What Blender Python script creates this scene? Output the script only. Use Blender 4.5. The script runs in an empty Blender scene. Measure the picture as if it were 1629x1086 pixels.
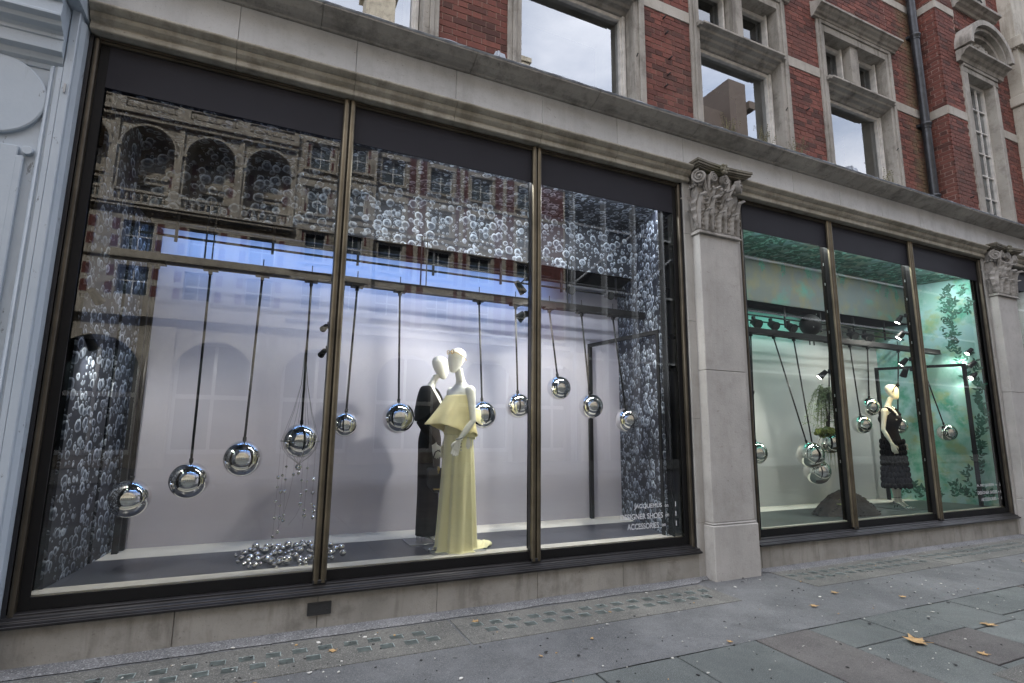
import bpy, math, random
from mathutils import Vector, Matrix, noise as mnoise
PI = math.pi
random.seed(7)
SC = bpy.context.scene
COL = SC.collection

# ------------------------------------------------------------------ camera
CAM_LOC = Vector((0.0, -4.81372530, 1.6))
F_PX, ROLL, PITCH, YAW = 853.826745, 0.0106671672, 0.163149689, 0.427901183
_F = Vector((math.sin(YAW) * math.cos(PITCH), math.cos(YAW) * math.cos(PITCH), math.sin(PITCH)))
_R0 = Vector((math.cos(YAW), -math.sin(YAW), 0)); _U0 = _R0.cross(_F)
_R = _R0 * math.cos(ROLL) + _U0 * math.sin(ROLL)
_U = _U0 * math.cos(ROLL) - _R0 * math.sin(ROLL)
cd = bpy.data.cameras.new('camera'); cam = bpy.data.objects.new('camera', cd); COL.objects.link(cam)
cd.sensor_width = 36; cd.lens = F_PX / 1629 * 36; cd.clip_start = .05; cd.clip_end = 900
m = Matrix((( _R.x, _U.x, -_F.x), (_R.y, _U.y, -_F.y), (_R.z, _U.z, -_F.z))).to_4x4(); m.translation = CAM_LOC
cam.matrix_world = m
SC.camera = cam
def view_px(p):
    d = Vector(p) - CAM_LOC; w = d.dot(_F)
    if w < .1: return None
    return (814.5 + F_PX * d.dot(_R) / w, 543 - F_PX * d.dot(_U) / w, w)

# ------------------------------------------------------------------ world, sun, exposure
SUN_EL, SUN_AZ = math.radians(36), math.radians(-28)      # sun behind the shop: the far side of the street is lit, this side lies in shade
wd = bpy.data.worlds.new('World'); SC.world = wd; wd.use_nodes = True
nt = wd.node_tree; nt.nodes.clear()
wo = nt.nodes.new('ShaderNodeOutputWorld'); bg = nt.nodes.new('ShaderNodeBackground')
sky = nt.nodes.new('ShaderNodeTexSky'); sky.sky_type = 'NISHITA'; sky.sun_disc = False
sky.sun_elevation = SUN_EL; sky.sun_rotation = SUN_AZ; sky.air_density = 1.0; sky.dust_density = 3.0; sky.ozone_density = 1.2
tc = nt.nodes.new('ShaderNodeTexCoord'); mp = nt.nodes.new('ShaderNodeMapping'); mp.inputs['Scale'].default_value = (1, 1, 2.4)
cn = nt.nodes.new('ShaderNodeTexNoise'); cn.inputs['Scale'].default_value = 2.2; cn.inputs['Detail'].default_value = 6; cn.inputs['Roughness'].default_value = .55
cr = nt.nodes.new('ShaderNodeMapRange'); cr.inputs['From Min'].default_value = .22; cr.inputs['From Max'].default_value = .66
mx = nt.nodes.new('ShaderNodeMix'); mx.data_type = 'RGBA'
mx.inputs['B'].default_value = (6.5, 6.5, 7.0, 1)            # pale lilac cloud sheet
nt.links.new(tc.outputs['Generated'], mp.inputs['Vector']); nt.links.new(mp.outputs[0], cn.inputs['Vector'])
nt.links.new(cn.outputs['Fac'], cr.inputs['Value']); nt.links.new(cr.outputs[0], mx.inputs['Factor'])
nt.links.new(sky.outputs[0], mx.inputs['A']); nt.links.new(mx.outputs['Result'], bg.inputs['Color'])
bg.inputs['Strength'].default_value = 0.15
nt.links.new(bg.outputs[0], wo.inputs[0])
sl = bpy.data.lights.new('sun', 'SUN'); sl.energy = 2.2; sl.angle = math.radians(2); sl.color = (1, .98, .95)
so = bpy.data.objects.new('sun', sl); COL.objects.link(so)
_sd = Vector((math.sin(SUN_AZ) * math.cos(SUN_EL), math.cos(SUN_AZ) * math.cos(SUN_EL), math.sin(SUN_EL)))
so.rotation_euler = _sd.to_track_quat('Z', 'Y').to_euler(); so.location = (0, 10, 30)
vs = SC.view_settings; vs.view_transform = 'Standard'; vs.look = 'None'; vs.gamma = 1; vs.use_curve_mapping = False
vs.exposure = 1.75

# ------------------------------------------------------------------ materials
MATS = {}
def new_mat(name):
    mt = bpy.data.materials.new(name); mt.use_nodes = True
    n = mt.node_tree; n.nodes.clear()
    out = n.nodes.new('ShaderNodeOutputMaterial'); b = n.nodes.new('ShaderNodeBsdfPrincipled')
    n.links.new(b.outputs[0], out.inputs[0]); MATS[name] = mt
    return mt, n, b, out
def ND(n, t, **k):
    x = n.nodes.new(t)
    for a, v in k.items():
        if a.startswith('i_'): x.inputs[a[2:].replace('_', ' ')].default_value = v
        else: setattr(x, a, v)
    return x
def posvec(n, scale=(1, 1, 1), obj=False):
    if obj: g = n.nodes.new('ShaderNodeTexCoord'); o = g.outputs['Object']
    else: g = n.nodes.new('ShaderNodeNewGeometry'); o = g.outputs['Position']
    m_ = n.nodes.new('ShaderNodeMapping'); m_.inputs['Scale'].default_value = scale
    n.links.new(o, m_.inputs[0]); return m_.outputs[0]
def noise_(n, vec, scale, detail=6, rough=.55):
    x = n.nodes.new('ShaderNodeTexNoise'); x.inputs['Scale'].default_value = scale; x.inputs['Detail'].default_value = detail
    x.inputs['Roughness'].default_value = rough; n.links.new(vec, x.inputs['Vector']); return x.outputs['Fac']
def rng(n, v, a, b, c=0., d=1.):
    x = n.nodes.new('ShaderNodeMapRange'); n.links.new(v, x.inputs[0])
    for i, q in enumerate((a, b, c, d)): x.inputs[i + 1].default_value = q
    return x.outputs[0]
def mixc(n, fac, a, b, mode='MIX'):
    x = n.nodes.new('ShaderNodeMix'); x.data_type = 'RGBA'; x.blend_type = mode
    if isinstance(fac, (int, float)): x.inputs['Factor'].default_value = fac
    else: n.links.new(fac, x.inputs['Factor'])
    for s, q in (('A', a), ('B', b)):
        if isinstance(q, tuple): x.inputs[s].default_value = q + (1,) if len(q) == 3 else q
        else: n.links.new(q, x.inputs[s])
    return x.outputs['Result']
def mathn(n, op, a, b=None):
    x = n.nodes.new('ShaderNodeMath'); x.operation = op
    for i, q in enumerate((a, b)):
        if q is None: continue
        if isinstance(q, (int, float)): x.inputs[i].default_value = q
        else: n.links.new(q, x.inputs[i])
    return x.outputs[0]
def bumpn(n, b, h, strength=.2, dist=.01):
    x = n.nodes.new('ShaderNodeBump'); x.inputs['Strength'].default_value = strength; x.inputs['Distance'].default_value = dist
    n.links.new(h, x.inputs['Height']); n.links.new(x.outputs[0], b.inputs['Normal'])
def plain(name, c, rough=.6, metal=0., var=.12, vscale=5, bump=.0, bscale=60, spec=None):
    mt, n, b, o = new_mat(name)
    v = posvec(n); f = noise_(n, v, vscale, 5)
    lo = tuple(x * (1 - var) for x in c); hi = tuple(min(1, x * (1 + var)) for x in c)
    n.links.new(mixc(n, rng(n, f, .3, .7), lo, hi), b.inputs['Base Color'])
    b.inputs['Roughness'].default_value = rough; b.inputs['Metallic'].default_value = metal
    if spec is not None: b.inputs['Specular IOR Level'].default_value = spec
    if bump: bumpn(n, b, noise_(n, v, bscale, 4), bump, .004)
    return mt
def stone(name, c1, c2, dirt=(.10, .095, .08), streak=.35, grime=.3, rough=.85, tint=None, fine=1.0):
    """weathered masonry: broad tone, block-to-block tone, run-down streaks, speckle and pits"""
    mt, n, b, o = new_mat(name)
    v = posvec(n)
    base = mixc(n, rng(n, noise_(n, v, 1.7, 8, .6), .32, .68), c1, c2)
    oi = n.nodes.new('ShaderNodeObjectInfo')
    base = mixc(n, rng(n, oi.outputs['Random'], 0, 1, 0, .22), base, tuple(x * .62 for x in c2))
    st = noise_(n, posvec(n, (4.5, 4.5, .7)), 1.1, 9, .68)
    base = mixc(n, rng(n, st, .50, .66, 0, streak), base, dirt)
    gr = noise_(n, v, 4.5, 10, .68)
    base = mixc(n, rng(n, gr, .51, .68, 0, grime), base, dirt)
    ch = noise_(n, posvec(n, (1, 1, 1.6)), 13, 4, .7)
    base = mixc(n, rng(n, ch, .66, .70, 0, .55), base, dirt)
    if tint: base = mixc(n, rng(n, noise_(n, posvec(n, (3, 3, 1)), 1.1, 6), .5, .72, 0, .5), base, tint)
    sp = noise_(n, v, 60, 3)
    base = mixc(n, rng(n, sp, .62, .72, 0, .35), base, tuple(x * .3 for x in c2))
    n.links.new(base, b.inputs['Base Color']); b.inputs['Roughness'].default_value = rough
    h = mathn(n, 'ADD', noise_(n, v, 55, 6, .65), mathn(n, 'MULTIPLY', noise_(n, v, 7, 6), 1.5))
    bumpn(n, b, h, .28 * fine, .012)
    return mt
def emit(name, c, s):
    mt, n, b, o = new_mat(name); b.inputs['Base Color'].default_value = c + (1,)
    b.inputs['Emission Color'].default_value = c + (1,); b.inputs['Emission Strength'].default_value = s; return mt
def glass(name, base_refl, tint=(1, 1, 1), rough=0.0, wav=.0):
    mt = bpy.data.materials.new(name); mt.use_nodes = True; n = mt.node_tree; n.nodes.clear(); MATS[name] = mt
    out = n.nodes.new('ShaderNodeOutputMaterial'); t = n.nodes.new('ShaderNodeBsdfTransparent'); g = n.nodes.new('ShaderNodeBsdfGlossy')
    t.inputs[0].default_value = tint + (1,); g.inputs['Roughness'].default_value = rough; g.inputs['Color'].default_value = (.93, .97, 1, 1)
    fr = n.nodes.new('ShaderNodeFresnel'); fr.inputs[0].default_value = 1.5
    f = rng(n, fr.outputs[0], 0.0, 1.0, base_refl, 1.0)
    mxs = n.nodes.new('ShaderNodeMixShader'); n.links.new(f, mxs.inputs[0]); n.links.new(t.outputs[0], mxs.inputs[1]); n.links.new(g.outputs[0], mxs.inputs[2])
    if wav:
        bp = n.nodes.new('ShaderNodeBump'); bp.inputs['Strength'].default_value = wav; bp.inputs['Distance'].default_value = .002
        n.links.new(noise_(n, posvec(n, (1, 1, .6)), 1.2, 2), bp.inputs['Height']); n.links.new(bp.outputs[0], g.inputs['Normal'])
    n.links.new(mxs.outputs[0], out.inputs[0]); return mt

stone('fascia_stone', (.56, .565, .56), (.46, .465, .46), dirt=(.16, .15, .135), streak=.16, grime=.2)
stone('moulding_stone', (.50, .475, .41), (.35, .325, .265), dirt=(.10, .085, .06), streak=.4, grime=.45, tint=(.13, .115, .07))
stone('cornice_stone', (.43, .41, .37), (.30, .285, .26), dirt=(.05, .047, .042), streak=.45, grime=.5)
stone('pilaster_stone', (.47, .455, .43), (.37, .36, .34), dirt=(.17, .155, .13), streak=.18, grime=.22)
stone('jamb_stone', (.42, .41, .385), (.34, .33, .31), dirt=(.15, .13, .10), streak=.3, grime=.25)
stone('riser_stone', (.36, .345, .31), (.235, .225, .20), dirt=(.11, .10, .085), streak=.55, grime=.5)
stone('carved_stone', (.46, .44, .41), (.31, .295, .27), dirt=(.07, .065, .055), streak=.4, grime=.75)
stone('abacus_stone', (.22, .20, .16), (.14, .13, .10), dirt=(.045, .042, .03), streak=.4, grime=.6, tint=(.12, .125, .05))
stone('window_stone', (.43, .405, .36), (.30, .28, .245), dirt=(.09, .08, .065), streak=.65, grime=.5)
stone('band_stone', (.50, .47, .42), (.38, .35, .30), dirt=(.16, .14, .10), streak=.3, grime=.35)
stone('far_pier_stone', (.50, .47, .40), (.40, .37, .31), dirt=(.12, .10, .07), streak=.5, grime=.35)
stone('opposite_stone', (.50, .45, .36), (.34, .30, .24), dirt=(.10, .085, .065), streak=.4, grime=.45)
plain('opposite_brick', (.11, .034, .026), .85, var=.25, vscale=8)
plain('opposite_window', (.05, .065, .07), .15, var=.3, vscale=2)
plain('opposite_paint', (.6, .6, .58), .5)
plain('dark_cladding', (.014, .015, .018), .95, var=.3)
plain('pale_metal', (.35, .36, .37), .4, .3)
plain('brown_block', (.085, .065, .055), .85, var=.15)

# painted neighbour
mt, n, b, o = new_mat('grey_paint')
v = posvec(n); c = mixc(n, rng(n, noise_(n, v, 2, 6), .3, .7), (.36, .42, .48), (.42, .475, .53))
c = mixc(n, rng(n, noise_(n, posvec(n, (6, 6, .8)), 2.2, 8, .7), .6, .74, 0, .5), c, (.22, .24, .26))
c = mixc(n, rng(n, noise_(n, posvec(n, (1, 1, .45)), 16, 8, .7), .635, .66, 0, .7), c, (.10, .10, .105))
n.links.new(c, b.inputs['Base Color']); b.inputs['Roughness'].default_value = .42
bumpn(n, b, mathn(n, 'ADD', noise_(n, v, 25, 5), noise_(n, v, 3, 3)), .25, .008)
# bricks: each its own tone
mt, n, b, o = new_mat('brick_red')
at = n.nodes.new('ShaderNodeAttribute'); at.attribute_name = 'tone'; oi = n.nodes.new('ShaderNodeObjectInfo')
t = mathn(n, 'FRACT', mathn(n, 'ADD', at.outputs['Fac'], mathn(n, 'MULTIPLY', oi.outputs['Random'], 7.3)))
cr_ = n.nodes.new('ShaderNodeValToRGB'); el = cr_.color_ramp.elements
el[0].position = 0; el[0].color = (.075, .027, .021, 1); el[1].position = 1; el[1].color = (.225, .074, .053, 1)
e = el.new(.3); e.color = (.14, .045, .034, 1); e = el.new(.75); e.color = (.185, .059, .043, 1); e = el.new(.12); e.color = (.075, .027, .021, 1)
n.links.new(t, cr_.inputs[0]); v = posvec(n)
c = mixc(n, rng(n, noise_(n, v, 22, 6, .7), .45, .75, 0, .55), cr_.outputs[0], (.07, .035, .028))
c = mixc(n, rng(n, noise_(n, v, .9, 5), .46, .72, 0, .45), c, (.10, .055, .042))
c = mixc(n, rng(n, noise_(n, posvec(n, (7, 7, .5)), 1.2, 7, .65), .60, .76, 0, .2), c, (.26, .20, .18))
# lichen and limescale run beside the downpipe
sx = n.nodes.new('ShaderNodeSeparateXYZ'); g = n.nodes.new('ShaderNodeNewGeometry'); n.links.new(g.outputs['Position'], sx.inputs[0])
dx = mathn(n, 'ABSOLUTE', mathn(n, 'SUBTRACT', sx.outputs[0], 10.02))
f = mathn(n, 'MULTIPLY', rng(n, dx, .1, .32, .8, 0), rng(n, noise_(n, v, 5, 6), .35, .6, .2, 1))
c = mixc(n, f, c, (.135, .105, .055))
n.links.new(c, b.inputs['Base Color']); b.inputs['Roughness'].default_value = .9
bumpn(n, b, noise_(n, v, 70, 6), .5, .006)
plain('mortar', (.36, .255, .215), .95, var=.3, vscale=9, bump=.3)

plain('bronze', (.135, .115, .080), .42, .8, var=.35, vscale=3, bump=.08)
plain('bronze_side', (.075, .064, .048), .45, .7, var=.4, vscale=3)
plain('bronze_dark', (.022, .021, .022), .32, .4, var=.35, vscale=4, bump=.12)
plain('black_paint', (.012, .012, .014), .32, var=.3)
plain('valance_vinyl', (.016, .016, .022), .62, var=.12, vscale=1.5, spec=.25)
plain('border_vinyl', (.005, .005, .0055), .6, var=.2, spec=.25)
glass('shop_glass', .052, (.93, .96, .95), 0.0, .04)
glass('upper_glass', .25, (.7, .75, .73), 0.0, .05)
glass('room_glass', .16, (.9, .9, .88), 0.0)
glass('dark_glass', .10, (.4, .42, .42), 0.0)
plain('white_sash', (.62, .60, .56), .5, var=.2, vscale=9)
plain('room_wall', (.62, .59, .48), .8)
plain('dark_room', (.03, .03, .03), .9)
plain('lead_sheet', (.30, .33, .37), .45, .4, var=.3, vscale=14, bump=.3)
plain('iron_pipe', (.030, .033, .038), .35, .3, var=.5, vscale=10, bump=.4)
plain('dark_iron', (.035, .037, .038), .6, .3, bump=.5, bscale=40)

# shop interior
mt, n, b, o = new_mat('lilac_backdrop')
v = posvec(n); c = mixc(n, rng(n, noise_(n, v, .5, 3), .35, .65), (.40, .40, .475), (.46, .435, .485))
n.links.new(c, b.inputs['Base Color']); b.inputs['Roughness'].default_value = .75
mt, n, b, o = new_mat('pale_backdrop')
v = posvec(n); c = mixc(n, rng(n, noise_(n, v, .5, 3), .35, .65), (.38, .41, .425), (.43, .445, .435))
n.links.new(c, b.inputs['Base Color']); b.inputs['Roughness'].default_value = .75
plain('floor_border', (.72, .69, .62), .5, var=.05)
plain('slate_floor', (.075, .080, .10), .28, var=.2, vscale=2)
plain('green_floor', (.055, .072, .068), .35, var=.25, vscale=2)
plain('soffit_black', (.006, .006, .006), .95, spec=.05)
plain('plinth_grey', (.20, .21, .23), .25)
# bubble print
def bubble_mat(name, bg1, bg2, c_hi, c_mid, big=7.8):
    mt, n, b, o = new_mat(name); v = posvec(n)
    out = mixc(n, rng(n, noise_(n, v, 3, 5), .35, .65), bg1, bg2)
    for sc, r0, amt, off in ((big * 2.4, .30, .75, 3.3), (big * 1.35, .36, .9, 1.7), (big, .38, 1.0, 0.)):
        mp_ = n.nodes.new('ShaderNodeMapping'); mp_.inputs['Location'].default_value = (off, off * 2, off * .5); n.links.new(v, mp_.inputs[0])
        wob = n.nodes.new('ShaderNodeTexNoise'); wob.inputs['Scale'].default_value = sc * 1.6; wob.inputs['Detail'].default_value = 2
        n.links.new(mp_.outputs[0], wob.inputs['Vector'])
        va = n.nodes.new('ShaderNodeVectorMath'); va.operation = 'MULTIPLY_ADD'; n.links.new(wob.outputs['Color'], va.inputs[0])
        va.inputs[1].default_value = (.25 / sc,) * 3; n.links.new(mp_.outputs[0], va.inputs[2])
        vo = n.nodes.new('ShaderNodeTexVoronoi'); vo.inputs['Scale'].default_value = sc; vo.inputs['Randomness'].default_value = .85
        n.links.new(va.outputs[0], vo.inputs['Vector'])
        d = vo.outputs['Distance']
        ring = mathn(n, 'MULTIPLY', rng(n, d, r0 - .14, r0 - .03), rng(n, d, r0, r0 + .035, 1, 0))
        keep = n.nodes.new('ShaderNodeSeparateColor'); n.links.new(vo.outputs['Color'], keep.inputs[0]); kp = rng(n, keep.outputs[0], .14, .16)
        ring = mathn(n, 'MULTIPLY', ring, kp); disc = mathn(n, 'MULTIPLY', rng(n, d, r0, r0 + .03, 1, 0), kp)
        sv = n.nodes.new('ShaderNodeVectorMath'); sv.operation = 'SUBTRACT'; n.links.new(va.outputs[0], sv.inputs[0]); n.links.new(vo.outputs['Position'], sv.inputs[1])
        dt = n.nodes.new('ShaderNodeVectorMath'); dt.operation = 'DOT_PRODUCT'; n.links.new(sv.outputs[0], dt.inputs[0]); dt.inputs[1].default_value = (-.45, -.35, .8)
        lit = rng(n, dt.outputs['Value'], -.25 / sc, .35 / sc, .18, 1)
        frac = rng(n, noise_(n, v, sc * 5, 3), .35, .6, .45, 1)
        out = mixc(n, mathn(n, 'MULTIPLY', disc, .35 * amt), out, c_mid)
        out = mixc(n, mathn(n, 'MULTIPLY', mathn(n, 'MULTIPLY', ring, lit), mathn(n, 'MULTIPLY', frac, amt)), out, c_hi)
    n.links.new(out, b.inputs['Base Color']); b.inputs['Roughness'].default_value = .6
bubble_mat('bubble_print', (.004, .006, .012), (.010, .013, .024), (.66, .74, .84), (.05, .07, .11))
# blurred garden print
mt, n, b, o = new_mat('garden_print'); v = posvec(n)
c = mixc(n, rng(n, noise_(n, v, 1.3, 2), .35, .65), (.36, .60, .64), (.28, .54, .45))
c = mixc(n, rng(n, noise_(n, posvec(n, (1.2, 1.2, 1)), 2.6, 4, .6), .48, .66), c, (.08, .36, .25))
c = mixc(n, rng(n, noise_(n, posvec(n, (1, 1.1, 1.3)), 3.1, 3), .52, .68, 0, .8), c, (.34, .44, .22))
c = mixc(n, rng(n, noise_(n, v, 9, 3), .58, .72, 0, .6), c, (.45, .62, .62))
n.links.new(c, b.inputs['Base Color']); b.inputs['Roughness'].default_value = .6
mt, n, b, o = new_mat('ceiling_print'); v = posvec(n)
c = mixc(n, rng(n, noise_(n, v, 1.6, 3), .35, .65), (.12, .26, .26), (.20, .28, .20))
c = mixc(n, rng(n, noise_(n, v, 6, 4), .5, .7), c, (.02, .07, .055))
n.links.new(c, b.inputs['Base Color']); b.inputs['Roughness'].default_value = .6
mt, n, b, o = new_mat('wash_print'); v = posvec(n)
c = mixc(n, rng(n, noise_(n, v, 1.5, 3), .35, .65), (.070, .08, .066), (.06, .08, .088))
c = mixc(n, rng(n, noise_(n, posvec(n, (1.3, 1, 1)), 2.2, 5, .6), .47, .66, 0, .8), c, (.11, .10, .038))
c = mixc(n, rng(n, noise_(n, posvec(n, (.9, 1, 1.2)), 2.0, 5, .6), .53, .68, 0, .9), c, (.02, .15, .12))
n.links.new(c, b.inputs['Base Color']); b.inputs['Roughness'].default_value = .6
plain('leaf_print', (.020, .11, .075), .6, var=.6, vscale=9)
plain('leaf_print_light', (.18, .42, .34), .6, var=.4, vscale=9)
mt, n, b, o = new_mat('chrome'); b.inputs['Base Color'].default_value = (.82, .81, .78, 1); b.inputs['Metallic'].default_value = 1; b.inputs['Roughness'].default_value = .035
v = posvec(n, obj=True); bumpn(n, b, noise_(n, v, 6, 3), .05, .01)
plain('rod_black', (.009, .009, .010), .6, spec=.25)
plain('wire_metal', (.16, .16, .15), .35, .8)
plain('mannequin_skin', (.80, .79, .71), .38, var=.03)
mt, n, b, o = new_mat('yellow_cloth'); v = posvec(n)
c = mixc(n, rng(n, noise_(n, v, 3, 4), .3, .7), (.92, .87, .50), (.95, .90, .54))
n.links.new(c, b.inputs['Base Color']); b.inputs['Roughness'].default_value = .7; b.inputs['Sheen Weight'].default_value = .3; bumpn(n, b, noise_(n, v, 180, 3), .15, .002)
plain('yellow_crepe', (.86, .76, .40), .6, var=.06)
plain('black_cloth', (.006, .0055, .006), .85, var=.3, spec=.2)
plain('brown_cloth', (.012, .009, .009), .85, var=.3, spec=.2)
plain('black_leather', (.014, .012, .012), .28)
plain('gold', (.75, .55, .22), .25, 1.0)
plain('silver_shoe', (.55, .56, .58), .22, .9)
plain('white_vinyl', (.60, .62, .64), .5, var=.02)
stone('soil', (.045, .034, .022), (.018, .014, .010), dirt=(.008, .006, .004), fine=3)
plain('moss', (.13, .16, .035), .95, var=.6, vscale=30, bump=.8, bscale=50)
plain('frond_green', (.10, .14, .06), .7, var=.5, vscale=20)
emit('lamp_white', (1, .96, .88), 14); emit('lamp_amber', (1, .62, .12), 22); emit('led_blue', (.35, .55, 1), 3); emit('led_green', (.35, 1, .85), 3)

# pavement
def ground_mat(name, c1, c2, rough=.8, wet=.0, spots=.5, agg=120, cracks=0., bumps=.35):
    mt, n, b, o = new_mat(name); v = posvec(n)
    oi = n.nodes.new('ShaderNodeObjectInfo')
    c = mixc(n, rng(n, noise_(n, v, 1.3, 9, .62), .42, .60), c1, c2)
    c = mixc(n, rng(n, noise_(n, v, .55, 6, .6), .47, .60, 0, .35), c, tuple(x * .62 for x in c1))
    c = mixc(n, rng(n, noise_(n, v, 7, 8, .72), .52, .68, 0, .45), c, tuple(x * .55 for x in c1))
    c = mixc(n, rng(n, noise_(n, v, 11, 6, .7), .60, .70, 0, .35), c, tuple(x * 1.5 for x in c2))
    c = mixc(n, rng(n, oi.outputs['Random'], 0, 1, 0, .35), c, tuple(x * .6 for x in c1))
    c = mixc(n, rng(n, noise_(n, v, agg, 3), .52, .68, 0, .6), c, tuple(min(1, x * 2.2) for x in c2))
    c = mixc(n, rng(n, noise_(n, v, agg * .8, 2), .55, .66, 0, .6), c, tuple(x * .35 for x in c1))
    vo = n.nodes.new('ShaderNodeTexVoronoi'); vo.inputs['Scale'].default_value = 8; n.links.new(v, vo.inputs['Vector'])
    vn = n.nodes.new('ShaderNodeTexVoronoi'); vn.inputs['Scale'].default_value = 8; n.links.new(v, vn.inputs['Vector'])
    lim = mathn(n, 'MULTIPLY', mathn(n, 'POWER', vn.outputs['Color'], 3.0), .22)
    wob = mathn(n, 'MULTIPLY', mathn(n, 'SUBTRACT', noise_(n, v, 40, 2), .5), .12)
    gum = rng(n, mathn(n, 'SUBTRACT', mathn(n, 'ADD', vo.outputs['Distance'], wob), lim), -.01, .015, spots, 0)
    c = mixc(n, gum, c, tuple(x * .38 for x in c1))
    n.links.new(c, b.inputs['Base Color'])
    r = rng(n, noise_(n, v, 2.2, 6), .35, .65, rough - wet, rough); n.links.new(r, b.inputs['Roughness'])
    bumpn(n, b, mathn(n, 'ADD', noise_(n, v, agg, 4), mathn(n, 'MULTIPLY', noise_(n, v, 9, 5), .8)), bumps, .006)
ground_mat('asphalt', (.094, .098, .100), (.146, .150, .152), .8, .3, .7, 190)
ground_mat('slab_green', (.088, .100, .097), (.13, .142, .136), .8, .3, .45, 160, bumps=.2)
ground_mat('slab_brown', (.080, .074, .071), (.115, .108, .102), .8, .3, .45, 160, bumps=.2)
ground_mat('light_concrete', (.105, .105, .096), (.17, .167, .15), .85, .1, .55, 130, bumps=.5)
ground_mat('mortar_strip', (.13, .134, .138), (.22, .222, .225), .85, .1, .5, 90, bumps=.6)
ground_mat('road_asphalt', (.05, .05, .052), (.075, .075, .078), .85, .2, .3, 120)
plain('joint_dark', (.035, .035, .035), .95, var=.4, vscale=30)
plain('prism_rim', (.25, .29, .28), .5, var=.5, vscale=30)
plain('prism_dark', (.075, .09, .085), .4, var=.5, vscale=14)
plain('dry_leaf', (.42, .27, .12), .75, var=.35, vscale=30)
plain('litter_white', (.55, .54, .50), .8, var=.2)
plain('weed', (.16, .15, .08), .9, var=.5, vscale=20)

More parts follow.
